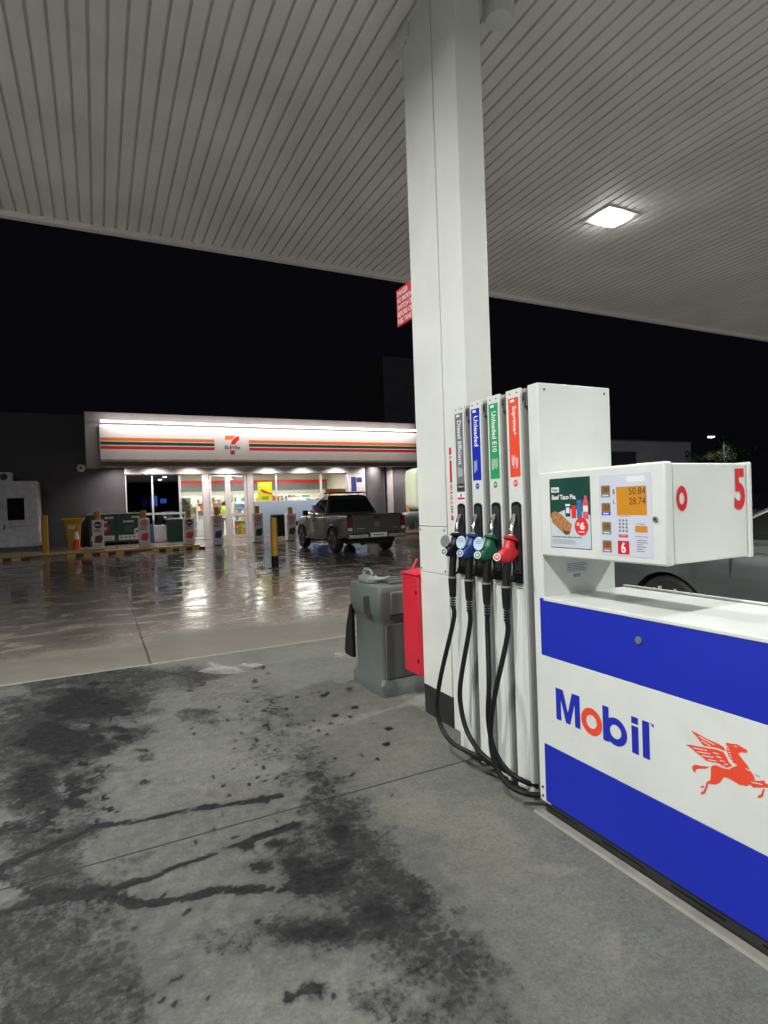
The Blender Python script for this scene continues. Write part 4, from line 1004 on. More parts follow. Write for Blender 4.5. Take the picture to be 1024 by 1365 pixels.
# ceiling panels in the shop
def shop_light(x, y):
    t = thing('shop_light', 'white ceiling panel glowing inside the shop', 'light', (x, y, ZH1-.03), 'ceiling panels inside the shop')
    d_ = MB(); d_.box(x-.6, x+.6, y-.3, y+.3, ZH1-.06, ZH1-.025); d_.build('diffuser', M['soft'], t)
    lamp('lamp', 'AREA', (x, y, ZH1-.08), INNER_W, (1.0, .92, .80), t, shape='RECTANGLE', size=1.2, size_y=.6)
    return t
s0 = shop_light(4.0, FY+2.2)
for (x, y, lb2) in ((7.0, FY+2.2, 'glowing ceiling panel inside the shop above the lime poster'), (10.2, FY+2.2, 'glowing ceiling panel inside the shop above the ute cab'), (4.8, FY+5.2, 'glowing ceiling panel deep in the shop above the counter assistant'), (8.0, FY+5.2, 'glowing ceiling panel deep in the shop beyond the lime poster'), (11.0, FY+5.2, 'glowing ceiling panel deep in the shop beyond the ute')):
    c_ = copy_tree(s0); c_.location = (x, y, ZH1-.03); c_['label'] = lb2
s0['label'] = 'glowing ceiling panel just inside the glass left of the doors'
# soffit spots
M['spot'] = emit('spot_lens', (1, .95, .9), 1.5)
sl = thing('soffit_spot', 'small round downlight under the shop fascia', 'light', (0, FY-.75, ZH1), 'downlights under the shop fascia')
q = MB(); q.lathe([(.0, gs-.012), (.05, gs-.012), (.05, gs-.0005), (.0, gs-.0005)], (0, FY-.75, 0), 'z', 16); q.build('lens', M['spot'], sl)
lamp('lamp', 'SPOT', (0, FY-.75, gs-.03), 230, (1.0, .88, .86), sl, spot_size=R(140), spot_blend=.75, shadow_soft_size=.05)
for i, px in enumerate((158, 208, 257, 305, 362, 409, 455, 497, 543)):  # the last spot is added to light the gas tank
    o = sl if i == 0 else copy_tree(sl); o.location = (fx(px, 640, FY-.75), FY-.75, ZH1)
    o['label'] = 'small round downlight under the shop sign '+('above the gas cage', 'above the tinted window', 'above the clear pane left of the doors', 'above the glass doors', 'above the lime poster', 'above the pale blue panel', 'above the ute roof', 'above the round grey pier', 'added to light the grey gas tank')[i]
# camera dome on the header and wall light
q = MB(); px = at(224, 622, Y=FY-.2); q.lathe([(0, -.07), (.04, -.055), (.06, 0), (.06, .04)], tuple(px), 'z', 16)
tag(q.build('dome_camera', M['black']), 'small black dome camera under the shop sign', 'camera')
px = at(108, 624, Y=FY-.05); q = MB(); q.lathe([(.16, .06), (.16, -.03), (.11, -.07), (.04, -.09)], tuple(px), 'y', 20); q.mi(1).lathe([(.05, -.095), (.03, -.10)], tuple(px), 'y', 12)
tag(q.build('wall_camera', [M['shopwhite'], M['ink']]), 'round white wall fitting left of the lit shop sign', 'wall light')
# poster behind the glass
q = MB(); x0, x1 = fx(344.2), fx(363.2); z0, z1 = fz(353, 667), fz(353, 642.5); W = x1-x0; H_ = z1-z0
q.rect('y', FY-.012, x0, x1, z0, z1); q.mi(1); q.flat([(x0+W*.18, z0+H_*.55), (x0+W*.42, z0+H_*.40), (x0+W*1.0, z0+H_*.30), (x0+W*1.0, z0+H_*.38), (x0+W*.55, z0+H_*.50), (x0+W*.25, z0+H_*.62)], 'y', FY-.013)
q.mi(2); q.lines('y', FY-.013, x0+W*.25, x1-W*.2, z0+H_*.04, z0+H_*.22, 3, .5, .3); q.mi(3); q.disc('y', FY-.013, x0+W*.5, z0+H_*.83, W*.25, H_*.06)
M['lime'] = mat('lime_poster', (.62, .75, .02), .5, var=.05); M['limedk'] = mat('lime_poster_pale', (.75, .85, .2), .5)
tag(q.build('lime_poster', [M['lime'], M['signred'], M['ink'], M['limedk']]), 'bright lime poster in the shop window above the pale blue panel', 'poster')
# shelving with stock
stockm = [mat('stock_%s' % k, c_, .4, var=.5, scale=30) for k, c_ in (('red', (.5, .05, .04)), ('cream', (.7, .62, .42)), ('green', (.12, .35, .15)), ('blue', (.08, .18, .45)), ('amber', (.65, .32, .06)), ('white', (.75, .74, .7)), ('brown', (.2, .11, .06)))]
def shelf_unit(x0, x1, y, h, label, levels=5):
    t = thing('shelf_unit', label, 'shelf', ((x0+x1)/2, y, ZF), 'stocked shelves inside the shop')
    f = MB(); f.box(x0, x0+.04, y-.25, y+.25, ZF, ZF+h); f.box(x1-.04, x1, y-.25, y+.25, ZF, ZF+h); f.box(x0+.04, x1-.04, y+.02, y+.05, ZF, ZF+h)
    for k in range(levels): z = ZF+.1+k*(h-.1)/levels; f.box(x0+.04, x1-.04, y-.25, y+.02, z-.02, z)
    f.build('frame', M['shopwhite'], t)
    g = MB()
    for k in range(levels):
        z = ZF+.1+k*(h-.1)/levels; x = x0+.07
        while x < x1-.2:
            wd = random.uniform(.07, .2); hh = random.uniform(.12, (h-.1)/levels-.06); g.mi(random.randrange(7)); g.box(x, x+wd-.012, y-.24+random.uniform(0, .06), y-.02, z+.002, z+hh); x += wd
    o = g.build('stock', stockm, t); o['kind'] = 'stuff'
shelf_unit(fx(244), fx(262), FY+2.0, 2.0, 'stocked shelf just inside the glass left of the door')
shelf_unit(fx(262.5), fx(276), FY+3.2, 1.9, 'second stocked shelf behind the left door post')
shelf_unit(3.4, 6.9, RB-.5, 2.2, 'long stocked wall shelf behind the counter assistant')
shelf_unit(7.2, 12.6, RB-.5, 2.2, 'long stocked wall shelf behind the right window')
shelf_unit(9.4, 12.2, FY+3.0, 1.9, 'stocked shelf standing behind the parked ute')
shelf_unit(6.4, 8.6, FY+3.4, 1.75, 'stocked shelf behind the lime poster')
# counter and assistant
ct = thing('shop_counter', 'pale service counter inside the shop door', 'counter', (5.6, FY+3.6, ZF))
q = MB(); q.box(4.0, 6.2, FY+3.3, FY+3.9, ZF, ZF+1.0); q.build('base', M['shopwhite'], ct, bevel=.01)
q = MB(); q.box(3.95, 6.25, FY+3.25, FY+3.95, ZF+1.001, ZF+1.05); q.build('top', M['tile'], ct, bevel=.01)
def person(x, y, z):
    t = thing('person', 'person in a yellow hi-vis vest standing with back turned at the shop counter', 'person', (x, y, z))
    sk = {'pelvis': (0, 0, .95, .15, .11), 'waist': (0, 0, 1.10, .145, .10), 'chest': (0, .01, 1.35, .17, .12), 'neckb': (0, .01, 1.50, .09, .07), 'neck': (0, .015, 1.56, .055, .055), 'head': (0, .03, 1.66, .085, .10), 'crown': (0, .025, 1.75, .07, .085),
          'hl': (-.10, 0, .90, .09, .09), 'kl': (-.11, .01, .50, .062, .065), 'al': (-.12, 0, .09, .045, .05), 'tl': (-.13, .13, .03, .04, .03),
          'hr': (.10, 0, .90, .09, .09), 'kr': (.11, .01, .50, .062, .065), 'ar': (.12, 0, .09, .045, .05), 'tr': (.13, .13, .03, .04, .03),
          'sl': (-.19, .01, 1.45, .065, .065), 'el': (-.27, .02, 1.17, .047, .047), 'wl': (-.22, .22, 1.06, .03, .03), 'fl': (-.20, .33, 1.05, .035, .02),
          'sr': (.19, .01, 1.45, .065, .065), 'er': (.27, .02, 1.17, .047, .047), 'wr': (.22, .22, 1.06, .03, .03), 'fr': (.20, .33, 1.05, .035, .02)}
    ed = [('pelvis', 'waist'), ('waist', 'chest'), ('chest', 'neckb'), ('neckb', 'neck'), ('neck', 'head'), ('head', 'crown'), ('pelvis', 'hl'), ('hl', 'kl'), ('kl', 'al'), ('al', 'tl'), ('pelvis', 'hr'), ('hr', 'kr'), ('kr', 'ar'), ('ar', 'tr'), ('chest', 'sl'), ('sl', 'el'), ('el', 'wl'), ('wl', 'fl'), ('chest', 'sr'), ('sr', 'er'), ('er', 'wr'), ('wr', 'fr')]
    nm = list(sk); me = bpy.data.meshes.new('body'); me.from_pydata([sk[k][:3] for k in nm], [(nm.index(a_), nm.index(b2)) for a_, b2 in ed], [])
    o = bpy.data.objects.new('body', me); col.objects.link(o); o.parent = t
    s_ = o.modifiers.new('skin', 'SKIN')
    for i, k in enumerate(nm):
        me.skin_vertices[0].data[i].radius = sk[k][3:5]; me.skin_vertices[0].data[i].use_root = (k == 'pelvis')
    o.modifiers.new('sub', 'SUBSURF').levels = 1; o.modifiers['sub'].render_levels = 2
    m_, nt, N, L, b2 = new_mat('clothed_body'); tc = N.new('ShaderNodeTexCoord'); sx = N.new('ShaderNodeSeparateXYZ'); L.new(tc.outputs['Object'], sx.inputs[0])
    rp = N.new('ShaderNodeMapRange'); rp.inputs[1].default_value = 0; rp.inputs[2].default_value = 2; L.new(sx.outputs['Z'], rp.inputs[0])
    cr = N.new('ShaderNodeValToRGB'); cr.color_ramp.interpolation = 'CONSTANT'
    e_ = cr.color_ramp.elements; e_[0].position = 0; e_[0].color = (.01, .01, .012, 1); e_[1].position = .03; e_[1].color = (.02, .02, .03, 1)
    for p_, c_ in ((.50, (.03, .03, .035, 1)), (.765, (.42, .25, .18, 1))): k = e_.new(p_); k.color = c_
    L.new(rp.outputs[0], cr.inputs[0]); L.new(cr.outputs[0], b2.inputs['Base Color']); me.materials.append(m_)
    org = Vector((x, y, z))
    v = MB(); v.loft([[(org.x+rx*math.cos(a_), org.y+.01+ry*math.sin(a_), org.z+h_) for a_ in np.linspace(0, 2*math.pi, 20, endpoint=False)] for h_, rx, ry in ((.92, .185, .145), (1.1, .18, .135), (1.35, .21, .15), (1.46, .19, .12), (1.52, .10, .085))]); v.build('vest', M['hivis'], t, smooth=60)
    hr = MB(); hr.lathe([(.03, 1.785), (.075, 1.765), (.10, 1.72), (.105, 1.66), (.09, 1.62), (.07, 1.60)], (org.x, org.y+.015, org.z), 'z', 16); hr.build('hair', M['hair'], t, smooth=60)
person(fx(298.5, 665, FY+2.7), FY+2.7, ZF)
# yellow wet floor sign behind the glass door
wf = thing('wet_floor_sign', 'yellow folding floor sign standing just inside the right door leaf', 'floor sign', (fx(321, 700, FY+.5), FY+.5, ZF))
X_ = fx(321, 700, FY+.5); q = MB()
for s_ in (-1, 1):
    q.loft([[(X_-.17, FY+.5+s_*.16, ZF), (X_+.17, FY+.5+s_*.16, ZF), (X_+.17, FY+.5+s_*.14, ZF), (X_-.17, FY+.5+s_*.14, ZF)], [(X_-.12, FY+.5+s_*.02, ZF+.62), (X_+.12, FY+.5+s_*.02, ZF+.62), (X_+.12, FY+.5+s_*.004, ZF+.62), (X_-.12, FY+.5+s_*.004, ZF+.62)]])
q.build('panels', mat('floor_sign_yellow', (.75, .42, .01), .45), wf)
# screens behind the tinted window
for i, (xa, xb, ya, yb, lb2) in enumerate(((188, 197, 664, 677, 'dark menu screen glowing in the tinted shop window'), (200, 211, 660, 676, 'tall cyan poster screen behind the tinted window'), (212.5, 223, 664, 672, 'wide cyan screen behind the tinted window, right of the tall one'))):
    yy = FY+1.5; q = MB(); q.box(fx(xa, 668, yy), fx(xb, 668, yy), yy, yy+.06, fz(xa, yb, yy), fz(xa, ya, yy)); q.mi(1); e_ = .04
    q.rect('y', yy-.003, fx(xa, 668, yy)+e_, fx(xb, 668, yy)-e_, fz(xa, yb, yy)+e_, fz(xa, ya, yy)-e_)
    q.mi(2); q.lines('y', yy-.005, fx(xa, 668, yy)+.08, fx(xb, 668, yy)-.08, fz(xa, yb, yy)+.08, fz(xa, ya, yy)-.08, 4, .4, .5)
    tag(q.build('wall_screen', [M['ink'], (M['screen'], M['cyan'], M['cyan'])[i], M['paper']]), lb2, 'screen')

# ================================================================ FRONT-OF-SHOP OBJECTS
def bollard(px, pt, pb_, label, r=.11, y=24.25, base=.15, black=False):
    p_ = at(px, pb_, Z=base) if y is None else at(px, pb_, Y=y); top = at(px, pt, Y=p_[1])[2]
    t = thing('bollard', label, 'bollard', (p_[0], p_[1], base), 'yellow steel bollards')
    q = MB(); z0 = base+.30 if black else base
    q.lathe([(r, z0), (r, top-.03), (r*.85, top), (0, top+.005)], (p_[0], p_[1], 0), 'z', 20); q.build('post', M['yellow'], t)
    if black:
        q = MB(); q.lathe([(r+.004, base), (r+.004, z0-.001)], (p_[0], p_[1], 0), 'z', 20); q.build('base_band', M['black'], t)
        q = MB(); q.lathe([(r+.09, base), (r+.09, base+.015)], (p_[0], p_[1], 0), 'z', 20); q.build('base_plate', M['darkmetal'], t)
    return t
bollard(61, 687, 735, 'plain yellow bollard beside the white shed')
bollard(545, 669, 700, 'plain yellow bollard beyond the parked ute tray', y=27.2)
bollard(367, 690, 757, 'lone yellow bollard with black foot standing in the wet lot', r=.085, y=None, base=0, black=True)
sign_l = [(132, 682, 693, 734, 'sign-wrapped bollard in front of the gas bottle cage', 'ink'), (193, 680, 691, 730, 'sign-wrapped bollard at the right end of the gas cage', 'red'), (252.5, 679, 690.5, 727, 'sign-wrapped bollard left of the glass door', 'ink'),
          (290, 676, 687, 721.5, 'sign-wrapped bollard in front of the left door leaf, blue picture', 'red'), (344, 674.5, 684.5, 720.5, 'sign-wrapped bollard below the lime poster', 'red'), (388, 676, 685, 719, 'sign-wrapped bollard right of the black bin', 'red')]
for px, pt, ps, pb_, lb2, kk in sign_l:
    y = 24.25; p_ = at(px, pb_, Y=y); top = at(px, pt, Y=y)[2]; zs_ = at(px, ps, Y=y)[2]; ba = .15 if p_[0] < 3.6 else .06
    t = thing('sign_bollard', lb2, 'bollard', (p_[0], y, ba), 'yellow bollards wrapped in white advertising sleeves')
    q = MB(); q.lathe([(.105, ba), (.105, top-.03), (.09, top), (0, top+.005)], (p_[0], y, 0), 'z', 18); q.build('post', M['yellow'], t)
    q = MB(); hw = .20; q.box(p_[0]-hw, p_[0]+hw, y-.2, y+.2, ba+.02, zs_); sl_ = q.build('sleeve', M['sign'], t, bevel=.02)
    q = MB(); f = y-.204; hgt = zs_-ba
    q.mi(0 if kk == 'red' else 1); q.disc('y', f, p_[0], zs_-.17*hgt, .13, n=20)
    q.mi(2); q.disc('y', f-.001, p_[0], zs_-.17*hgt, .085, n=16, hole=.6) if kk == 'red' else q.rect('y', f-.001, p_[0]-.09, p_[0]+.09, zs_-.19*hgt, zs_-.15*hgt)
    q.mi(1); q.lines('y', f, p_[0]-.14, p_[0]+.14, zs_-.40*hgt, zs_-.30*hgt, 2, .5, .3)
    q.mi({132: 4, 193: 0, 252.5: 0, 290: 3, 344: 1, 388: 4}[px]); q.flat([(p_[0]-.14, ba+.25*hgt), (p_[0]+.08, ba+.22*hgt), (p_[0]+.15, ba+.34*hgt), (p_[0]+.13, ba+.50*hgt), (p_[0]-.10, ba+.46*hgt)], 'y', f)
    q.mi(5); q.lines('y', f, p_[0]-.15, p_[0]+.15, ba+.08*hgt, ba+.18*hgt, 3, .4, .4)
    q.build('advert', [M['red'], M['ink'], M['paper'], M['nozblue'], M['filling'], M['greyink']], sl_)
# wheel stops
for i, (xa, xb, lb2) in enumerate(((-4.2, -2.15, 'yellow and black wheel stop in front of the white shed'), (-1.02, 1.05, 'yellow and black wheel stop before the gas cage'), (1.75, 3.66, 'yellow and black wheel stop left of the door ramp'))):
    q = MB(); n_ = 8; wd = (xb-xa)/n_
    for k in range(n_):
        q.mi(k % 2); q.prism([(22.9, .0), (23.06, .0), (23.04, .10), (22.92, .10)], 'x', xa+k*wd, xa+(k+1)*wd)
    tag(q.build('wheel_stop', [M['yellow'], M['black']], bevel=0), lb2, 'wheel stop', 'wheel stops along the kerb')
# gas bottle cage
Y_ = 26.75; x0, x1 = fx(118, 700, Y_), fx(190, 700, Y_); zb_, zt_ = .17, fz(150, 684, Y_)
cg = thing('gas_cage', 'dark green gas bottle cage against the grey shop wall', 'cage', ((x0+x1)/2, Y_, zb_))
q = MB(); q.box(x0, x1, Y_+.02, Y_+.7, zb_+.1, zt_-.05); q.build('body', M['darkgreen'], cg, bevel=.01)
q = MB(); q.box(x0-.02, x1+.02, Y_-.02, Y_+.72, zt_-.048, zt_); q.build('top', M['shopwhite'], cg)
q = MB()
for xx in (x0+.05, x1-.12): q.box(xx, xx+.07, Y_+.05, Y_+.65, zb_-.02, zb_+.1)
q.build('foot', M['darkmetal'], cg)
for k in range(2):
    a_ = x0+.03+k*(x1-x0)/2; b2 = a_+(x1-x0)/2-.06; q = MB(); q.box(a_, b2, Y_-.01, Y_+.018, zb_+.14, zt_-.1); dr_ = q.build('door', M['darkgreen'], cg, bevel=.005)
    q = MB(); f = Y_-.0125; Wd = b2-a_; Hd = zt_-.1-zb_-.14
    q.mi(0); q.rect('y', f, a_+Wd*.06, b2-Wd*.04, zb_+.20, zb_+.20+Hd*.19)
    q.mi(3)
    if k == 1:
        for j in range(5): q.disc('y', f-.001, a_+Wd*(.17+.17*j), zb_+.20+Hd*.1, .045, n=12)
    else: q.lines('y', f-.001, a_+Wd*.4, b2-Wd*.1, zb_+.23, zb_+.2+Hd*.16, 2, .4, .2)
    q.mi(0); q.lines('y', f, a_+Wd*.25, b2-Wd*.3, zb_+.14+Hd*.70, zb_+.14+Hd*.80, 1, .7, .1); q.lines('y', f, a_+Wd*.6, b2-Wd*.05, zb_+.14+Hd*.86, zb_+.14+Hd*.95, 1, .8, .1)
    q.mi(3); q.lines('y', f, a_+Wd*.3, b2-Wd*.35, zb_+.14+Hd*.35, zb_+.14+Hd*.62, 4, .35, .3)
    if k == 0:
        q.mi(1); q.flat([(a_+Wd*.62+dx_*.17, zb_+.14+Hd*.52+dz_*.22) for dx_, dz_ in ((0, -1), (1, 0), (0, 1), (-1, 0))], 'y', f-.001); q.mi(0); q.rect('y', f-.002, a_+Wd*.57, a_+Wd*.67, zb_+.14+Hd*.48, zb_+.14+Hd*.55)
    else:
        q.mi(0); q.disc('y', f-.001, b2-Wd*.18, zb_+.14+Hd*.36, .15); q.mi(2); q.lines('y', f-.002, b2-Wd*.26, b2-Wd*.1, zb_+.14+Hd*.31, zb_+.14+Hd*.41, 1, .8, 0)
    q.build('signage', [M['paper'], M['signred'], M['darkgreen'], M['greyink']], dr_)
# yellow bin, traffic cone
Y_ = 25.9; xa, xb = fx(87.5, 715, Y_), fx(108, 715, Y_); zt_ = fz(96, 691, Y_)
yb_ = thing('yellow_bin', 'yellow wheeled bin with flared lid behind the traffic cone', 'bin', ((xa+xb)/2, Y_+.3, .15))
q = MB(); q.loft([rrect(xa+e_, xb-e_, Y_+e_, Y_+.6-e_, .05, z_) for z_, e_ in ((.16, .06), (zt_-.38, .0), (zt_-.22, -.02))]); q.build('body', M['yellowbin'], yb_, smooth=40)
q = MB(); q.loft([rrect(xa-e_, xb+e_, Y_-e_, Y_+.6+e_, .06, z_) for z_, e_ in ((zt_-.218, .03), (zt_-.06, .13), (zt_-.02, .16), (zt_, .10))]); q.build('lid', M['yellowbin'], yb_, smooth=40)
q = MB(); q.rect('y', Y_-.012, xa+.12, xb-.2, .95, 1.3); q.mi(1); q.lines('y', Y_-.014, xa+.15, xb-.25, 1.0, 1.27, 4, .5, .3); q.build('notice', [M['paper'], M['signred']], yb_)
Y_ = 25.2; cx_ = fx(102, 720, Y_); zt_ = fz(102, 703.5, Y_)
cn = thing('traffic_cone', 'orange and white traffic cone in front of the yellow bin', 'cone', (cx_, Y_, .15))
M['coneorange'] = mat('cone_orange', (.62, .07, .02), .5)
q = MB(); q.box(cx_-.19, cx_+.19, Y_-.19, Y_+.19, .155, .19); q.build('base', M['coneorange'], cn, bevel=.02)
hh = zt_-.19
def cone_r(t_): return .15-.12*t_
q = MB(); q.lathe([(cone_r(0), .191), (cone_r(1), zt_)], (cx_, Y_, 0), 'z', 20); q.build('cone_body', M['coneorange'], cn)
q = MB(); q.lathe([(cone_r(.45)+.003, .191+hh*.45), (cone_r(.82)+.003, .191+hh*.82)], (cx_, Y_, 0), 'z', 20); q.build('reflective_band', M['paper'], cn)
# dark green bin and black bin by the shop front
def drum_bin(pxa, pxb, pt, name, label, m_, m2):
    Y2 = FY-.85; xa = fx(pxa, 700, Y2); xb = fx(pxb, 700, Y2); zt2 = fz((pxa+pxb)/2, pt, Y2)
    t = thing(name, label, 'bin', ((xa+xb)/2, Y2+.3, .16))
    q = MB(); q.loft([rrect(xa+e_, xb-e_, Y2+e_, Y2+.6-e_, .06, z_) for z_, e_ in ((.165, .05), (.2, .03), (zt2-.09, .0))])
    q.build('body', m_, t, smooth=40)
    for k in range(9):
        pass
    q = MB()
    for k in range(8): xx = xa+.05+(xb-xa-.1)*k/7; q.box(xx-.012, xx+.012, Y2-.012, Y2+.004, .25, zt2-.15)
    q.build('ribs', m_, t)
    q = MB(); q.loft([rrect(xa-e_, xb+e_, Y2-e_, Y2+.6+e_, .06, z_) for z_, e_ in ((zt2-.088, .02), (zt2-.04, .03), (zt2, -.02))]); q.build('lid', m2, t, smooth=40)
drum_bin(223, 247, 690.5, 'slatted_bin', 'dark green slatted bin under the tinted window', M['darkgreen'], M['darkmetal'])
drum_bin(365.5, 385, 685.5, 'slatted_bin', 'black slatted bin against the pale blue panel', M['black'], M['black'])
# white box and blue ice chest
Y_ = FY-.6
q = MB(); q.box(fx(205, 700, Y_), fx(222, 700, Y_), Y_, Y_+.4, .2, fz(212, 700, Y_)); q.mi(1); q.box(fx(200.5, 700, Y_), fx(204.5, 700, Y_), Y_+.02, Y_+.4, .2, fz(203, 699, Y_))
q.mi(2); q.rect('y', Y_-.003, fx(205.6, 700, Y_), fx(213, 700, Y_), .3, fz(212, 702, Y_)); q.rect('y', Y_-.003, fx(213.6, 700, Y_), fx(221.4, 700, Y_), .3, fz(212, 702, Y_))
tag(q.build('white_locker', [M['shopwhite'], M['skyblue'], M['paper']], bevel=.008), 'low white locker with a blue end panel left of the dark green bin', 'locker')
Y_ = FY-.75; ic = thing('ice_chest', 'blue chest by the shop front beyond the ute bonnet', 'chest', (fx(430, 690, Y_), Y_, .16))
q = MB(); q.box(fx(422, 690, Y_), fx(437, 690, Y_), Y_, Y_+.6, .2, fz(430, 675, Y_)); q.build('body', M['skyblue'], ic, bevel=.02); q = MB(); q.box(fx(421.5, 690, Y_), fx(437.5, 690, Y_), Y_-.02, Y_+.62, fz(430, 675, Y_)+.002, fz(430, 673, Y_)+.01); q.build('lid', M['nozblue'], ic, bevel=.02)
# orange shelf-edge sign inside right window
q = MB(); q.box(fx(434, 655, FY+.6), fx(461, 655, FY+.6), FY+.6, FY+.64, fz(445, 657, FY+.6), fz(445, 651.5, FY+.6)); tag(q.build('orange_banner', M['orange']), 'orange banner in the shop window above the ute roof', 'banner')
# site shed with air conditioner
Y_ = 26.4; x1 = fx(52.5, 690, Y_); x0 = -6.2; zt_ = fz(30, 641, Y_)
sh_ = thing('site_shed', 'weathered white portable shed at the left edge', 'shed', ((x0+x1)/2, Y_+1, .15))
q = MB(); q.box(x0, x1, Y_, Y_+1.9, .30, zt_); q.build('wall', M['shed'], sh_, bevel=.06, seg=3)
q = MB(); q.box(x0+.1, x1-.1, Y_+.1, Y_+1.8, .15, .298); q.build('skid', M['darkmetal'], sh_)
q = MB(); q.box(fx(6, 660, Y_), fx(38, 660, Y_), Y_-.03, Y_-.001, fz(20, 702, Y_), fz(20, 655, Y_)); do_ = q.build('door', M['shed'], sh_, bevel=.01)
xa, xb, za, zb_ = fx(10, 680, Y_), fx(33, 680, Y_), fz(20, 693.5, Y_), fz(20, 664, Y_)
q = MB()
for a_ in ((xa-.06, xa, za, zb_), (xb, xb+.06, za, zb_), (xa-.06, xb+.06, za-.06, za), (xa-.06, xb+.06, zb_, zb_+.06)): q.box(a_[0], a_[1], Y_-.06, Y_-.032, a_[2], a_[3])
wi = q.build('window', M['shed'], do_); q = MB(); q.box(xa, xb, Y_-.045, Y_-.034, za, zb_); q.build('pane', M['carglass'], wi)
q = MB(); q.tube([(xa-.15, Y_-.05, za-.35), (xa-.10, Y_-.05, za-.15)], .02, 6); q.build('handle', M['darkmetal'], do_)
ac = thing('air_conditioner', 'grey air conditioner box on the shed roof', 'air conditioner', (fx(5, 635, Y_), Y_+.4, zt_))
q = MB(); q.box(fx(-14, 635, Y_+.2), fx(15.5, 635, Y_+.2), Y_+.2, Y_+.8, zt_+.002, fz(8, 629.5, Y_+.2)); q.build('case', M['shed'], ac, bevel=.02)
q = MB(); zc_ = (zt_+fz(8, 629.5, Y_+.2))/2
for px in (-6, 5): q.disc('y', Y_+.198, fx(px, 635, Y_+.2), zc_, .13, n=20); 
for px in (-6, 5): pass
q.build('grille', M['ink'], ac)
# grey gas tank beyond the ute
Y_ = 26.3; tx0 = fx(533, 695, Y_); zt_ = fz(545, 682, Y_)
gt = thing('gas_tank', 'grey green horizontal gas tank right of the parked ute', 'tank', (tx0+1.5, Y_, .15))
rad = (zt_-.35)/2
q = MB(); q.lathe([(0, tx0), (rad*.5, tx0+.05), (rad*.85, tx0+.18), (rad, tx0+.4), (rad, tx0+3.4), (rad*.6, tx0+3.7), (0, tx0+3.8)], (0, Y_, .35+rad), 'x', 32)
M['tank'] = mat('tank_paint', (.20, .25, .25), .4, var=.15); q.build('vessel', M['tank'], gt)
q = MB(); q.box(tx0+.7, tx0+.9, Y_-.4, Y_+.4, .15, .6); q.box(tx0+2.8, tx0+3, Y_-.4, Y_+.4, .15, .6); q.build('saddle', M['concretelight'], gt)

# ================================================================ VEHICLES
def arc_pts(cx_, r, z0, a0, a1, n=14):
    return [(cx_+r*math.cos(R(a0+(a1-a0)*i/n)), z0+r*math.sin(R(a0+(a1-a0)*i/n))) for i in range(n+1)]
def wheel(root, x, y, r, side, wd=.24, spokes=5, rim_m=None, ir=.62):
    """side = -1 left, +1 right: rim faces outwards"""
    o = MB(); hw = wd/2
    o.lathe([(r*ir, -hw), (r*.90, -hw), (r*.97, -hw*.8), (r, -hw*.45), (r, hw*.45), (r*.97, hw*.8), (r*.90, hw), (r*ir, hw)], (x, y, r), 'x', 36)
    w_ = o.build('wheel', M['tyre'], root)
    q = MB(); s = side
    n = 32
    q.lathe(sorted([(r*(ir+.01), hw*.95), (r*(ir-.02), hw*.7), (r*(ir-.05), hw*.2), (r*.2, hw*.1)], key=lambda t_: t_[1]) if s > 0 else [(r*(ir+.01), -hw*.95), (r*(ir-.02), -hw*.7), (r*(ir-.05), -hw*.2), (r*.2, -hw*.1)], (x, y, r), 'x', n)
    q.mi(1)
    for k in range(spokes):
        a = 2*math.pi*k/spokes+.3
        for da in (-.13, .13):
            c0 = Vector((x+s*hw*.75, y+r*.10*math.cos(a), r+r*.10*math.sin(a))); c1 = Vector((x+s*hw*.85, y+r*(ir-.02)*math.cos(a+da), r+r*(ir-.02)*math.sin(a+da)))
            q.tube([c0, c1], [.022, .028], 6)
    q.lathe([(.02, s*hw*.9), (.075, s*hw*.85), (.08, s*hw*.6)] if s > 0 else [(.08, s*hw*.6), (.075, s*hw*.85), (.02, s*hw*.9)], (x, y, r), 'x', 16)
    q.build('rim', [M['darkmetal'], rim_m or M['metal']], w_)
    return w_
def car_body(q, bot, top, wfun, rows=10, step=.11):
    """one skin: cross sections along y, each running up the left side, over the top and down the right side"""
    by, bz = zip(*sorted(bot)); ty, tz = zip(*sorted(top))
    y0, y1 = ty[0], ty[-1]
    ys = sorted(set([round(v, 3) for v in list(by)+list(ty) if y0 <= v <= y1]+[round(v, 3) for v in np.arange(y0, y1, step)]))
    secs = []
    for y in ys:
        zb, zt = float(np.interp(y, by, bz)), float(np.interp(y, ty, tz))
        tt = list(np.linspace(0, .90, rows))+[.96, 1.0]
        side = [(wfun(y, zb+(zt-zb)*t)-(.0, .012, .045)[max(0, k-rows+1)], zb+(zt-zb)*t) for k, t in enumerate(tt)]
        L_ = [(-x, y, z) for x, z in side]; R_ = [(x, y, z) for x, z in side][::-1]
        xm = side[-1][0]; mid = [(xm*u, y, zt+.018*(1-u*u)) for u in (-.66, -.33, 0, .33, .66)]
        secs.append(L_+mid+R_)
    q.loft(secs)
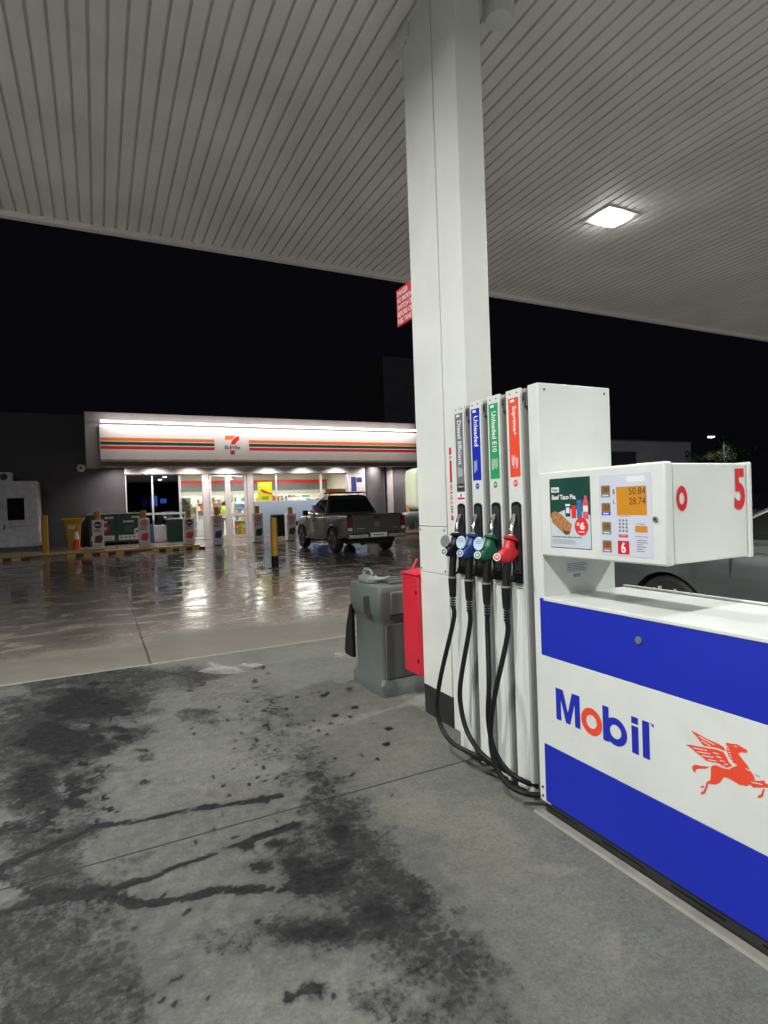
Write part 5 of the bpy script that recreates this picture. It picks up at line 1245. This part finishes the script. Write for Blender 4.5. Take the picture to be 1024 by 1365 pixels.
def make_ute():
    t = thing('parked_ute', 'grey dual cab ute parked nose-in at the shop, seen from behind', 'ute', (0, 0, 0))
    W = .955
    r = .385
    ax_r, ax_f = 1.26, 4.355
    def outline(top):
        arch_r = arc_pts(ax_r, .46, r, 180, 0)[::-1]; arch_r = arc_pts(ax_r, .46, r, 180, 0)
        arch_f = arc_pts(ax_f, .46, r, 180, 0)
        return arch_r, arch_f
    # lower body, left and right skins joined as lofted sections across the width (rounded shoulders)
    arch_r = [(y_, max(z_, .42)) for y_, z_ in arc_pts(ax_r, .455, r, 176, 4)]; arch_f = [(y_, max(z_, .42)) for y_, z_ in arc_pts(ax_f, .455, r, 176, 4)]
    bot = [(.16, .50), (.5, .48)]+arch_r+[(2.0, .36), (3.6, .36)]+arch_f+[(5.0, .42), (5.18, .48)]
    top = [(5.24, .62), (5.23, .88), (5.10, 1.02), (4.7, 1.09), (4.05, 1.15), (3.75, 1.17), (3.0, 1.16), (2.15, 1.16), (1.9, 1.165), (.12, 1.15), (.06, 1.10), (.05, .58)]
    side = bot+top
    q = MB()
    def wf(y, z):
        g = max(0, (y-4.55)/.7); k = max(0, (z-.80)/.36); d = max(0, (.62-z)/.26)
        return W-.16*g*g-.035*k*k-.02*d*d+.006*math.exp(-((z-.93)/.05)**2)
    car_body(q, [(.05, .50)]+bot+[(5.24, .50)], [(.05, 1.10), (.12, 1.15), (1.9, 1.165), (2.15, 1.16), (3.0, 1.16), (3.75, 1.165), (4.05, 1.15), (4.7, 1.09), (5.05, 1.02), (5.2, .90), (5.24, .70)], wf)
    body = q.build('body', M['ute'], t, smooth=38)
    # dark inner wheel wells and underside
    q = MB(); q.box(-.75, .75, .4, 5.0, .30, .47); q.tube([(-.3, .5, .33), (.0, .7, .36), (.3, .5, .33)], .1, 10); q.build('chassis', M['ink'], t)
    # bed liner edge
    q = MB(); q.box(-.80, .80, .14, 1.95, 1.166, 1.172); q.build('tray_cover', M['black'], t)
    # cab
    lo = [(1.93, 1.16), (3.95, 1.16)]
    def cab(z, x_, ya, yb, rr): return rrect(-x_, x_, ya, yb, rr, z, 4)
    q = MB(); q.loft([cab(1.14, .905, 1.93, 3.98, .06), cab(1.20, .90, 1.94, 3.90, .07), cab(1.70, .70, 2.18, 3.02, .10), cab(1.77, .66, 2.26, 2.90, .12), cab(1.80, .56, 2.36, 2.80, .10)])
    cabo = q.build('cab', M['ute'], t, smooth=45)
    def xw(z): return .90-(z-1.20)*.40
    def yr(z): return 1.94+(z-1.20)*.48
    def yf(z): return 3.90-(z-1.20)*1.76
    e = .012
    # rear screen
    z0, z1 = 1.235, 1.665
    q = MB(); q.add([(-xw(z0)+.10, yr(z0)-e, z0), (xw(z0)-.10, yr(z0)-e, z0), (xw(z1)-.07, yr(z1)-e, z1), (-xw(z1)+.07, yr(z1)-e, z1)], [(0, 1, 2, 3)]); q.build('rear_screen', M['carglass'], cabo)
    q = MB(); q.add([(-xw(z0)+.12, yf(z0)+e, z0), (xw(z0)-.12, yf(z0)+e, z0), (xw(z1)-.08, yf(z1)+e, z1), (-xw(z1)+.08, yf(z1)+e, z1)], [(3, 2, 1, 0)]); q.build('windscreen', M['carglass'], cabo)
    for s_ in (-1, 1):
        for ya0, ya1, yb0, yb1 in ((yr(z0)+.14, 2.83, yr(z1)+.10, 2.76), (2.93, yf(z0)-.13, 2.84, yf(z1)-.08)):
            q = MB(); q.add([(s_*(xw(z0)+e), ya0, z0), (s_*(xw(z0)+e), ya1, z0), (s_*(xw(z1)+e), yb1, z1), (s_*(xw(z1)+e), yb0, z1)], [(0, 1, 2, 3) if s_ > 0 else (3, 2, 1, 0)]); q.build('side_window', M['carglass'], cabo)
        q = MB(); q.tube([(s_*.90, 3.55, 1.22), (s_*1.0, 3.58, 1.22)], .02, 8); q.loft([rrect(min(s_*.97, s_*1.13), max(s_*.97, s_*1.13), 3.52, 3.66, .03, z_) for z_ in (1.15, 1.33)]); q.build('mirror', M['black'], t, bevel=.02)
        # door shut lines and handles
        q = MB()
        for yy in (2.02, 2.90, 3.80): q.box(s_*(W+.001), s_*(W-.02), yy-.004, yy+.004, .48, 1.10)
        q.box(s_*(W+.001), s_*(W-.02), 2.0, 3.8, .484, .490); q.build('shut_line', M['ink'], t)
        for yy in (2.2, 3.08):
            q = MB(); q.tube([(s_*W, yy-.08, 1.0), (s_*(W+.035), yy-.05, 1.005), (s_*(W+.035), yy+.05, 1.005), (s_*W, yy+.08, 1.0)], .013, 8); q.build('door_handle', M['ute'], t)
        # tail lamp
        q = MB(); q.box(s_*.945, s_*.79, .025, .16, .68, 1.09); q.mi(1); q.box(s_*.94, s_*.80, .018, .026, .70, .78); q.build('tail_lamp', [M['tail'], M['lilac']], t, bevel=.015)
        # arch lip
        for axx in (ax_r, ax_f):
            q = MB(); q.tube([(s_*(W-.002), y_, z_) for y_, z_ in arc_pts(axx, .475, r, 170, 10)], .028, 8); q.build('arch_flare', M['ute'], t)
            wheel(t, s_*(W-.10), axx, r, s_, .25, 5, M['shopwhite'], .70)
        q = MB(); q.tube([(s_*.99, 1.85, .40), (s_*.99, 3.75, .40)], .035, 8); q.build('side_step', M['black'], t)
        q = MB(); q.tube([(s_*.62, 2.3, 1.80), (s_*.62, 2.3, 1.86)], .015, 6); q.tube([(s_*.60, 2.75, 1.80), (s_*.60, 2.75, 1.86)], .015, 6); q.build('rack_foot', M['black'], t)
    # tailgate and rear details
    q = MB(); q.box(-.775, .775, .018, .075, .62, 1.155); tg_ = q.build('tailgate', M['ute'], t, bevel=.02, seg=3)
    q = MB(); q.box(-.70, .70, .010, .02, .70, 1.03); q.build('pressing', M['ute'], tg_, bevel=.008)
    q = MB(); q.box(-.78, .78, .0, .07, 1.156, 1.175); q.build('spoiler', M['black'], tg_, bevel=.006)
    q = MB(); q.box(-.11, .11, .000, .012, 1.045, 1.10); q.build('handle', M['black'], tg_, bevel=.006)
    q = MB(); q.disc('y', .0085, 0, .88, .085, n=28, hole=.84)
    def bar(p0, p1, w2=.014):
        (a_, b2), (c_, d_) = p0, p1; dx, dz = c_-a_, d_-b2; L_ = math.hypot(dx, dz); nx, nz_ = -dz/L_*w2/2, dx/L_*w2/2
        q.flat([(a_-nx, b2-nz_), (c_-nx, d_-nz_), (c_+nx, d_+nz_), (a_+nx, b2+nz_)], 'y', .0075)
    for pa, pb2 in (((-.03, .95), (0, .895)), ((.03, .95), (0, .895)), ((-.06, .92), (-.028, .815)), ((-.028, .815), (0, .875)), ((0, .875), (.028, .815)), ((.028, .815), (.06, .92))): bar(pa, pb2)
    q.build('emblem', M['chrome'], tg_)
    q = MB(); q.lines('y', .009, -.66, -.42, .74, .765, 1, .9, 0); q.lines('y', .009, .52, .66, .74, .77, 1, .9, 0); q.build('badge', M['chrome'], tg_)
    q = MB(); q.box(-.93, .93, -.06, .14, .46, .60); q.build('rear_bumper', M['chrome'], t, bevel=.03, seg=3)
    q = MB(); q.box(-.32, .32, -.075, -.02, .50, .615); q.mi(1); q.box(-.27, .27, -.082, -.076, .495, .625); q.mi(2); q.lines('y', -.084, -.17, .17, .535, .58, 1, .6, 0); q.build('number_plate', [M['black'], M['paper'], M['ink']], t)
    # roof platform
    q = MB(); q.box(-.60, .60, 2.12, 2.95, 1.862, 1.89)
    for k in range(6): q.box(-.60, .60, 2.16+.14*k, 2.20+.14*k, 1.891, 1.90)
    q.build('roof_rack', M['black'], t, bevel=.008)
    # head lamps and grille (front)
    for s_ in (-1, 1):
        q = MB(); q.box(s_*.55, s_*.90, 5.15, 5.245, .78, .95); q.build('head_lamp', M['clear'], t, bevel=.02)
    q = MB(); q.box(-.5, .5, 5.20, 5.25, .76, .93); q.build('grille', M['black'], t)
    return t
ute = make_ute(); ute.location = (7.597, 15.70, 0); ute.rotation_euler = (0, 0, R(-.8)); ute.scale = (1.027,)*3

def make_suv():
    t = thing('parked_suv', 'dark charcoal car half hidden behind the dispenser at the right edge', 'car', (0, 0, 0))
    W = .92; r = .36; ax_f, ax_r = 3.55, .85        # +y is the front
    arch_r = [(y_, max(z_, .40)) for y_, z_ in arc_pts(ax_r, .395, r, 174, 6)]; arch_f = [(y_, max(z_, .40)) for y_, z_ in arc_pts(ax_f, .395, r, 174, 6)]
    side = [(-.02, .45), (.2, .40)]+arch_r+[(1.6, .30), (2.8, .30)]+arch_f+[(4.25, .36), (4.42, .45), (4.45, .66), (4.32, .84), (3.9, .93), (3.5, .97), (3.2, .985), (1.5, 1.0), (.2, 1.01), (-.02, .98), (-.08, .7)]
    q = MB()
    def wf(y, z):
        g = max(0, (abs(y-2.2)-1.45)/.85); k = max(0, (z-.66)/.38); d = max(0, (.55-z)/.25)
        return W-.17*g*g-.075*k*k-.03*d*d+.010*math.exp(-((z-.72)/.04)**2)
    car_body(q, [(-.08, .45)]+side[:side.index((4.42, .45))]+[(4.45, .45)], [(-.08, .70), (-.02, .98), (.2, 1.01), (1.5, 1.0), (3.2, .985), (3.5, .97), (3.9, .93), (4.32, .84), (4.45, .66)], wf)
    q.build('body', M['suv'], t, smooth=40)
    def cab(z, x_, ya, yb, rr): return rrect(-x_, x_, ya, yb, rr, z, 5)
    q = MB(); q.loft([cab(.97, .84, .0, 3.50, .1), cab(1.04, .83, .03, 3.39, .1), cab(1.50, .64, .35, 2.39, .14), cab(1.57, .58, .45, 2.2, .16), cab(1.60, .46, .6, 2.0, .14)]); cabo = q.build('cab', M['suv'], t, smooth=50)
    def xw(z): return .83-(z-1.04)*.413
    def yf(z): return 3.39-(z-1.04)*2.17
    z0, z1 = 1.075, 1.46; e = .012
    q = MB(); q.add([(-xw(z0)+.12, yf(z0)+e, z0), (xw(z0)-.12, yf(z0)+e, z0), (xw(z1)-.08, yf(z1)+e, z1), (-xw(z1)+.08, yf(z1)+e, z1)], [(3, 2, 1, 0)]); q.build('windscreen', M['carglass'], cabo)
    for s_ in (-1, 1):
        for a_, b2, c_, d_ in ((.30, 1.65, .55, 1.60), (1.75, yf(z0)-.16, 1.68, yf(z1)-.06)):
            q = MB(); q.add([(s_*(xw(z0)+e), a_, z0), (s_*(xw(z0)+e), b2, z0), (s_*(xw(z1)+e), d_, z1), (s_*(xw(z1)+e), c_, z1)], [(0, 1, 2, 3) if s_ > 0 else (3, 2, 1, 0)]); q.build('side_window', M['carglass'], cabo)
        # bright window trim and roof line
        q = MB(); xt = s_*(xw(1.055)+.018); q.box(xt-.006, xt+.006, .25, 3.26, 1.030, 1.052)
        q.tube([(s_*(xw(z0)+.022), yf(z0)-.11, z0), (s_*(xw(z1)+.022), yf(z1)-.02, z1), (s_*(xw(1.50)+.02), 2.0, 1.50), (s_*(xw(1.5)+.02), .6, 1.49)], .008, 8); q.build('window_trim', M['chrome'], cabo)
        for yy in (1.7, 2.95):
            q = MB(); q.box(s_*(W+.0), s_*(W-.08), yy-.004, yy+.004, .42, 1.0); q.build('shut_line', M['ink'], t)
        for yy in (1.7,):
            q = MB(); q.tube([(s_*(W-.03), yy-.09, .93), (s_*(W+.02), yy-.05, .935), (s_*(W+.02), yy+.05, .935), (s_*(W-.03), yy+.09, .93)], .013, 8); q.build('door_handle', M['suv'], t)
        for axx in (ax_r, ax_f):
            wheel(t, s_*(W-.115), axx, r, s_, .22, 7, M['shopwhite'], .76)
            q = MB(); q.tube([(s_*(W-.012), y_, z_) for y_, z_ in arc_pts(axx, .402, r, 168, 12)], .010, 8); q.build('arch_trim', M['suv'], t)
        q = MB(); q.loft([rrect(min(s_*.45, s_*.80), max(s_*.45, s_*.80), 4.10, 4.36, .05, z_) for z_ in (.68, .80)]); q.build('head_lamp', M['clear'], t, bevel=.02)
        q = MB(); q.loft([rrect(min(s_*.88, s_*1.04), max(s_*.88, s_*1.04), 3.02, 3.14, .03, z_) for z_ in (1.02, 1.13)]); q.build('mirror', M['suv'], t, bevel=.02)
    q = MB(); q.box(-.75, .75, .3, 4.1, .22, .42); q.build('chassis', M['ink'], t)
    q = MB(); q.box(-.55, .55, 4.36, 4.46, .45, .72); q.build('grille', M['black'], t)
    return t
suv = make_suv(); suv.location = (5.52, -.02, 0)

# ================================================================ FAR BACKGROUND
q = MB(); q.box(fx(814, 600, 37.), fx(921, 600, 37.), 37, 50, 0, fz(860, 588, 37.)); M['palewall'] = mat('pale_render', (.55, .54, .56), .8, var=.1, scale=.4)
ob = q.build('wall_block', M['palewall'], None)
lw = thing('low_building', 'low grey building dimly lit beyond the dispenser at right', 'building', (38, 32, 0)); ob.parent = lw
ob.name = 'wall'; ob.data.transform(Matrix.Translation((-38, -32, 0)))
q = MB(); q.box(fx(813, 600, 37.), fx(922, 600, 37.), 36.95, 50, fz(860, 588, 37.)+.002, fz(860, 588, 37.)+.12); q.build('roof', M['darkwall'], lw)
tw = thing('tower_block', 'dim dark square block rising behind the shop sign beside the column', 'building', (24.5, 46, 0))
q = MB(); q.box(22.85, 29, 45, 52, 0, 14.6); q.build('wall', M['darkwall'], tw)

# tree with a street lamp beside it
M['leaf'] = mat('leaf', (.07, .10, .03), .5, var=.6, scale=3); M['bark'] = mat('bark', (.08, .06, .045), .9, var=.3, bump=.4, bscale=20)
tx, ty = 48.0, 31.0
tr = thing('street_tree', 'small leafy tree lit by a street lamp beyond the car', 'tree', (tx, ty, 0))
q = MB(); q.tube([(tx, ty, 0), (tx+.1, ty, 2), (tx, ty+.1, 3.5), (tx+.2, ty, 5.2)], [.22, .17, .13, .05], 10)
for k in range(8):
    a_ = k*.8; q.tube([(tx, ty, 2.6+.25*k), (tx+math.cos(a_)*1.1, ty+math.sin(a_)*1.1, 3.5+.25*k), (tx+math.cos(a_)*1.9, ty+math.sin(a_)*1.9, 4.0+.22*k)], [.08, .05, .02], 6)
q.build('trunk', M['bark'], tr)
q = MB(); r2 = np.random.default_rng(5)
cl_ = [(r2.normal(0, 1.3), r2.normal(0, 1.2), 4.6+r2.normal(0, .75), r2.uniform(.35, .75)) for _ in range(34)]
for (cx_, cy_, cz_, rr) in cl_:
    for k in range(110):
        d_ = r2.normal(0, 1, 3); d_ /= np.linalg.norm(d_); p_ = np.array([tx+cx_, ty+cy_, cz_])+d_*rr*r2.uniform(.4, 1)
        u_ = r2.normal(0, 1, 3); u_ /= np.linalg.norm(u_); v_ = np.cross(u_, r2.normal(0, 1, 3)); v_ /= np.linalg.norm(v_)
        l_, w_ = .13, .06; q.add([p_-u_*l_, p_+v_*w_, p_+u_*l_, p_-v_*w_], [(0, 1, 2, 3)])
q.build('crown', M['leaf'], tr, smooth=0)
lx, ly = fx(948, 583, 29.), 29.
sl2 = thing('street_lamp', 'bright street lamp in front of the small tree', 'street lamp', (lx+1.6, ly, 0))
q = MB(); q.tube([(lx+1.6, ly, 0), (lx+1.6, ly, 5.7), (lx+1.3, ly, 6.05), (lx+.3, ly, 6.1)], [.07, .045, .035, .03], 10); q.build('pole', M['ink'], sl2)
q = MB(); q.loft([rrect(lx-.3, lx+.35, ly-.13, ly+.13, .08, z_) for z_ in (5.98, 6.1)]); q.build('lamp_head', M['darkmetal'], sl2)
q = MB(); q.box(lx-.26, lx+.26, ly-.11, ly+.11, 5.92, 5.979); q.build('lamp_lens', emit('street_led', (.95, .98, 1), 25), sl2)
lamp('lamp', 'SPOT', (lx, ly, 5.88), 700, (.95, .98, 1), sl2, spot_size=R(165), spot_blend=.3, shadow_soft_size=.15)
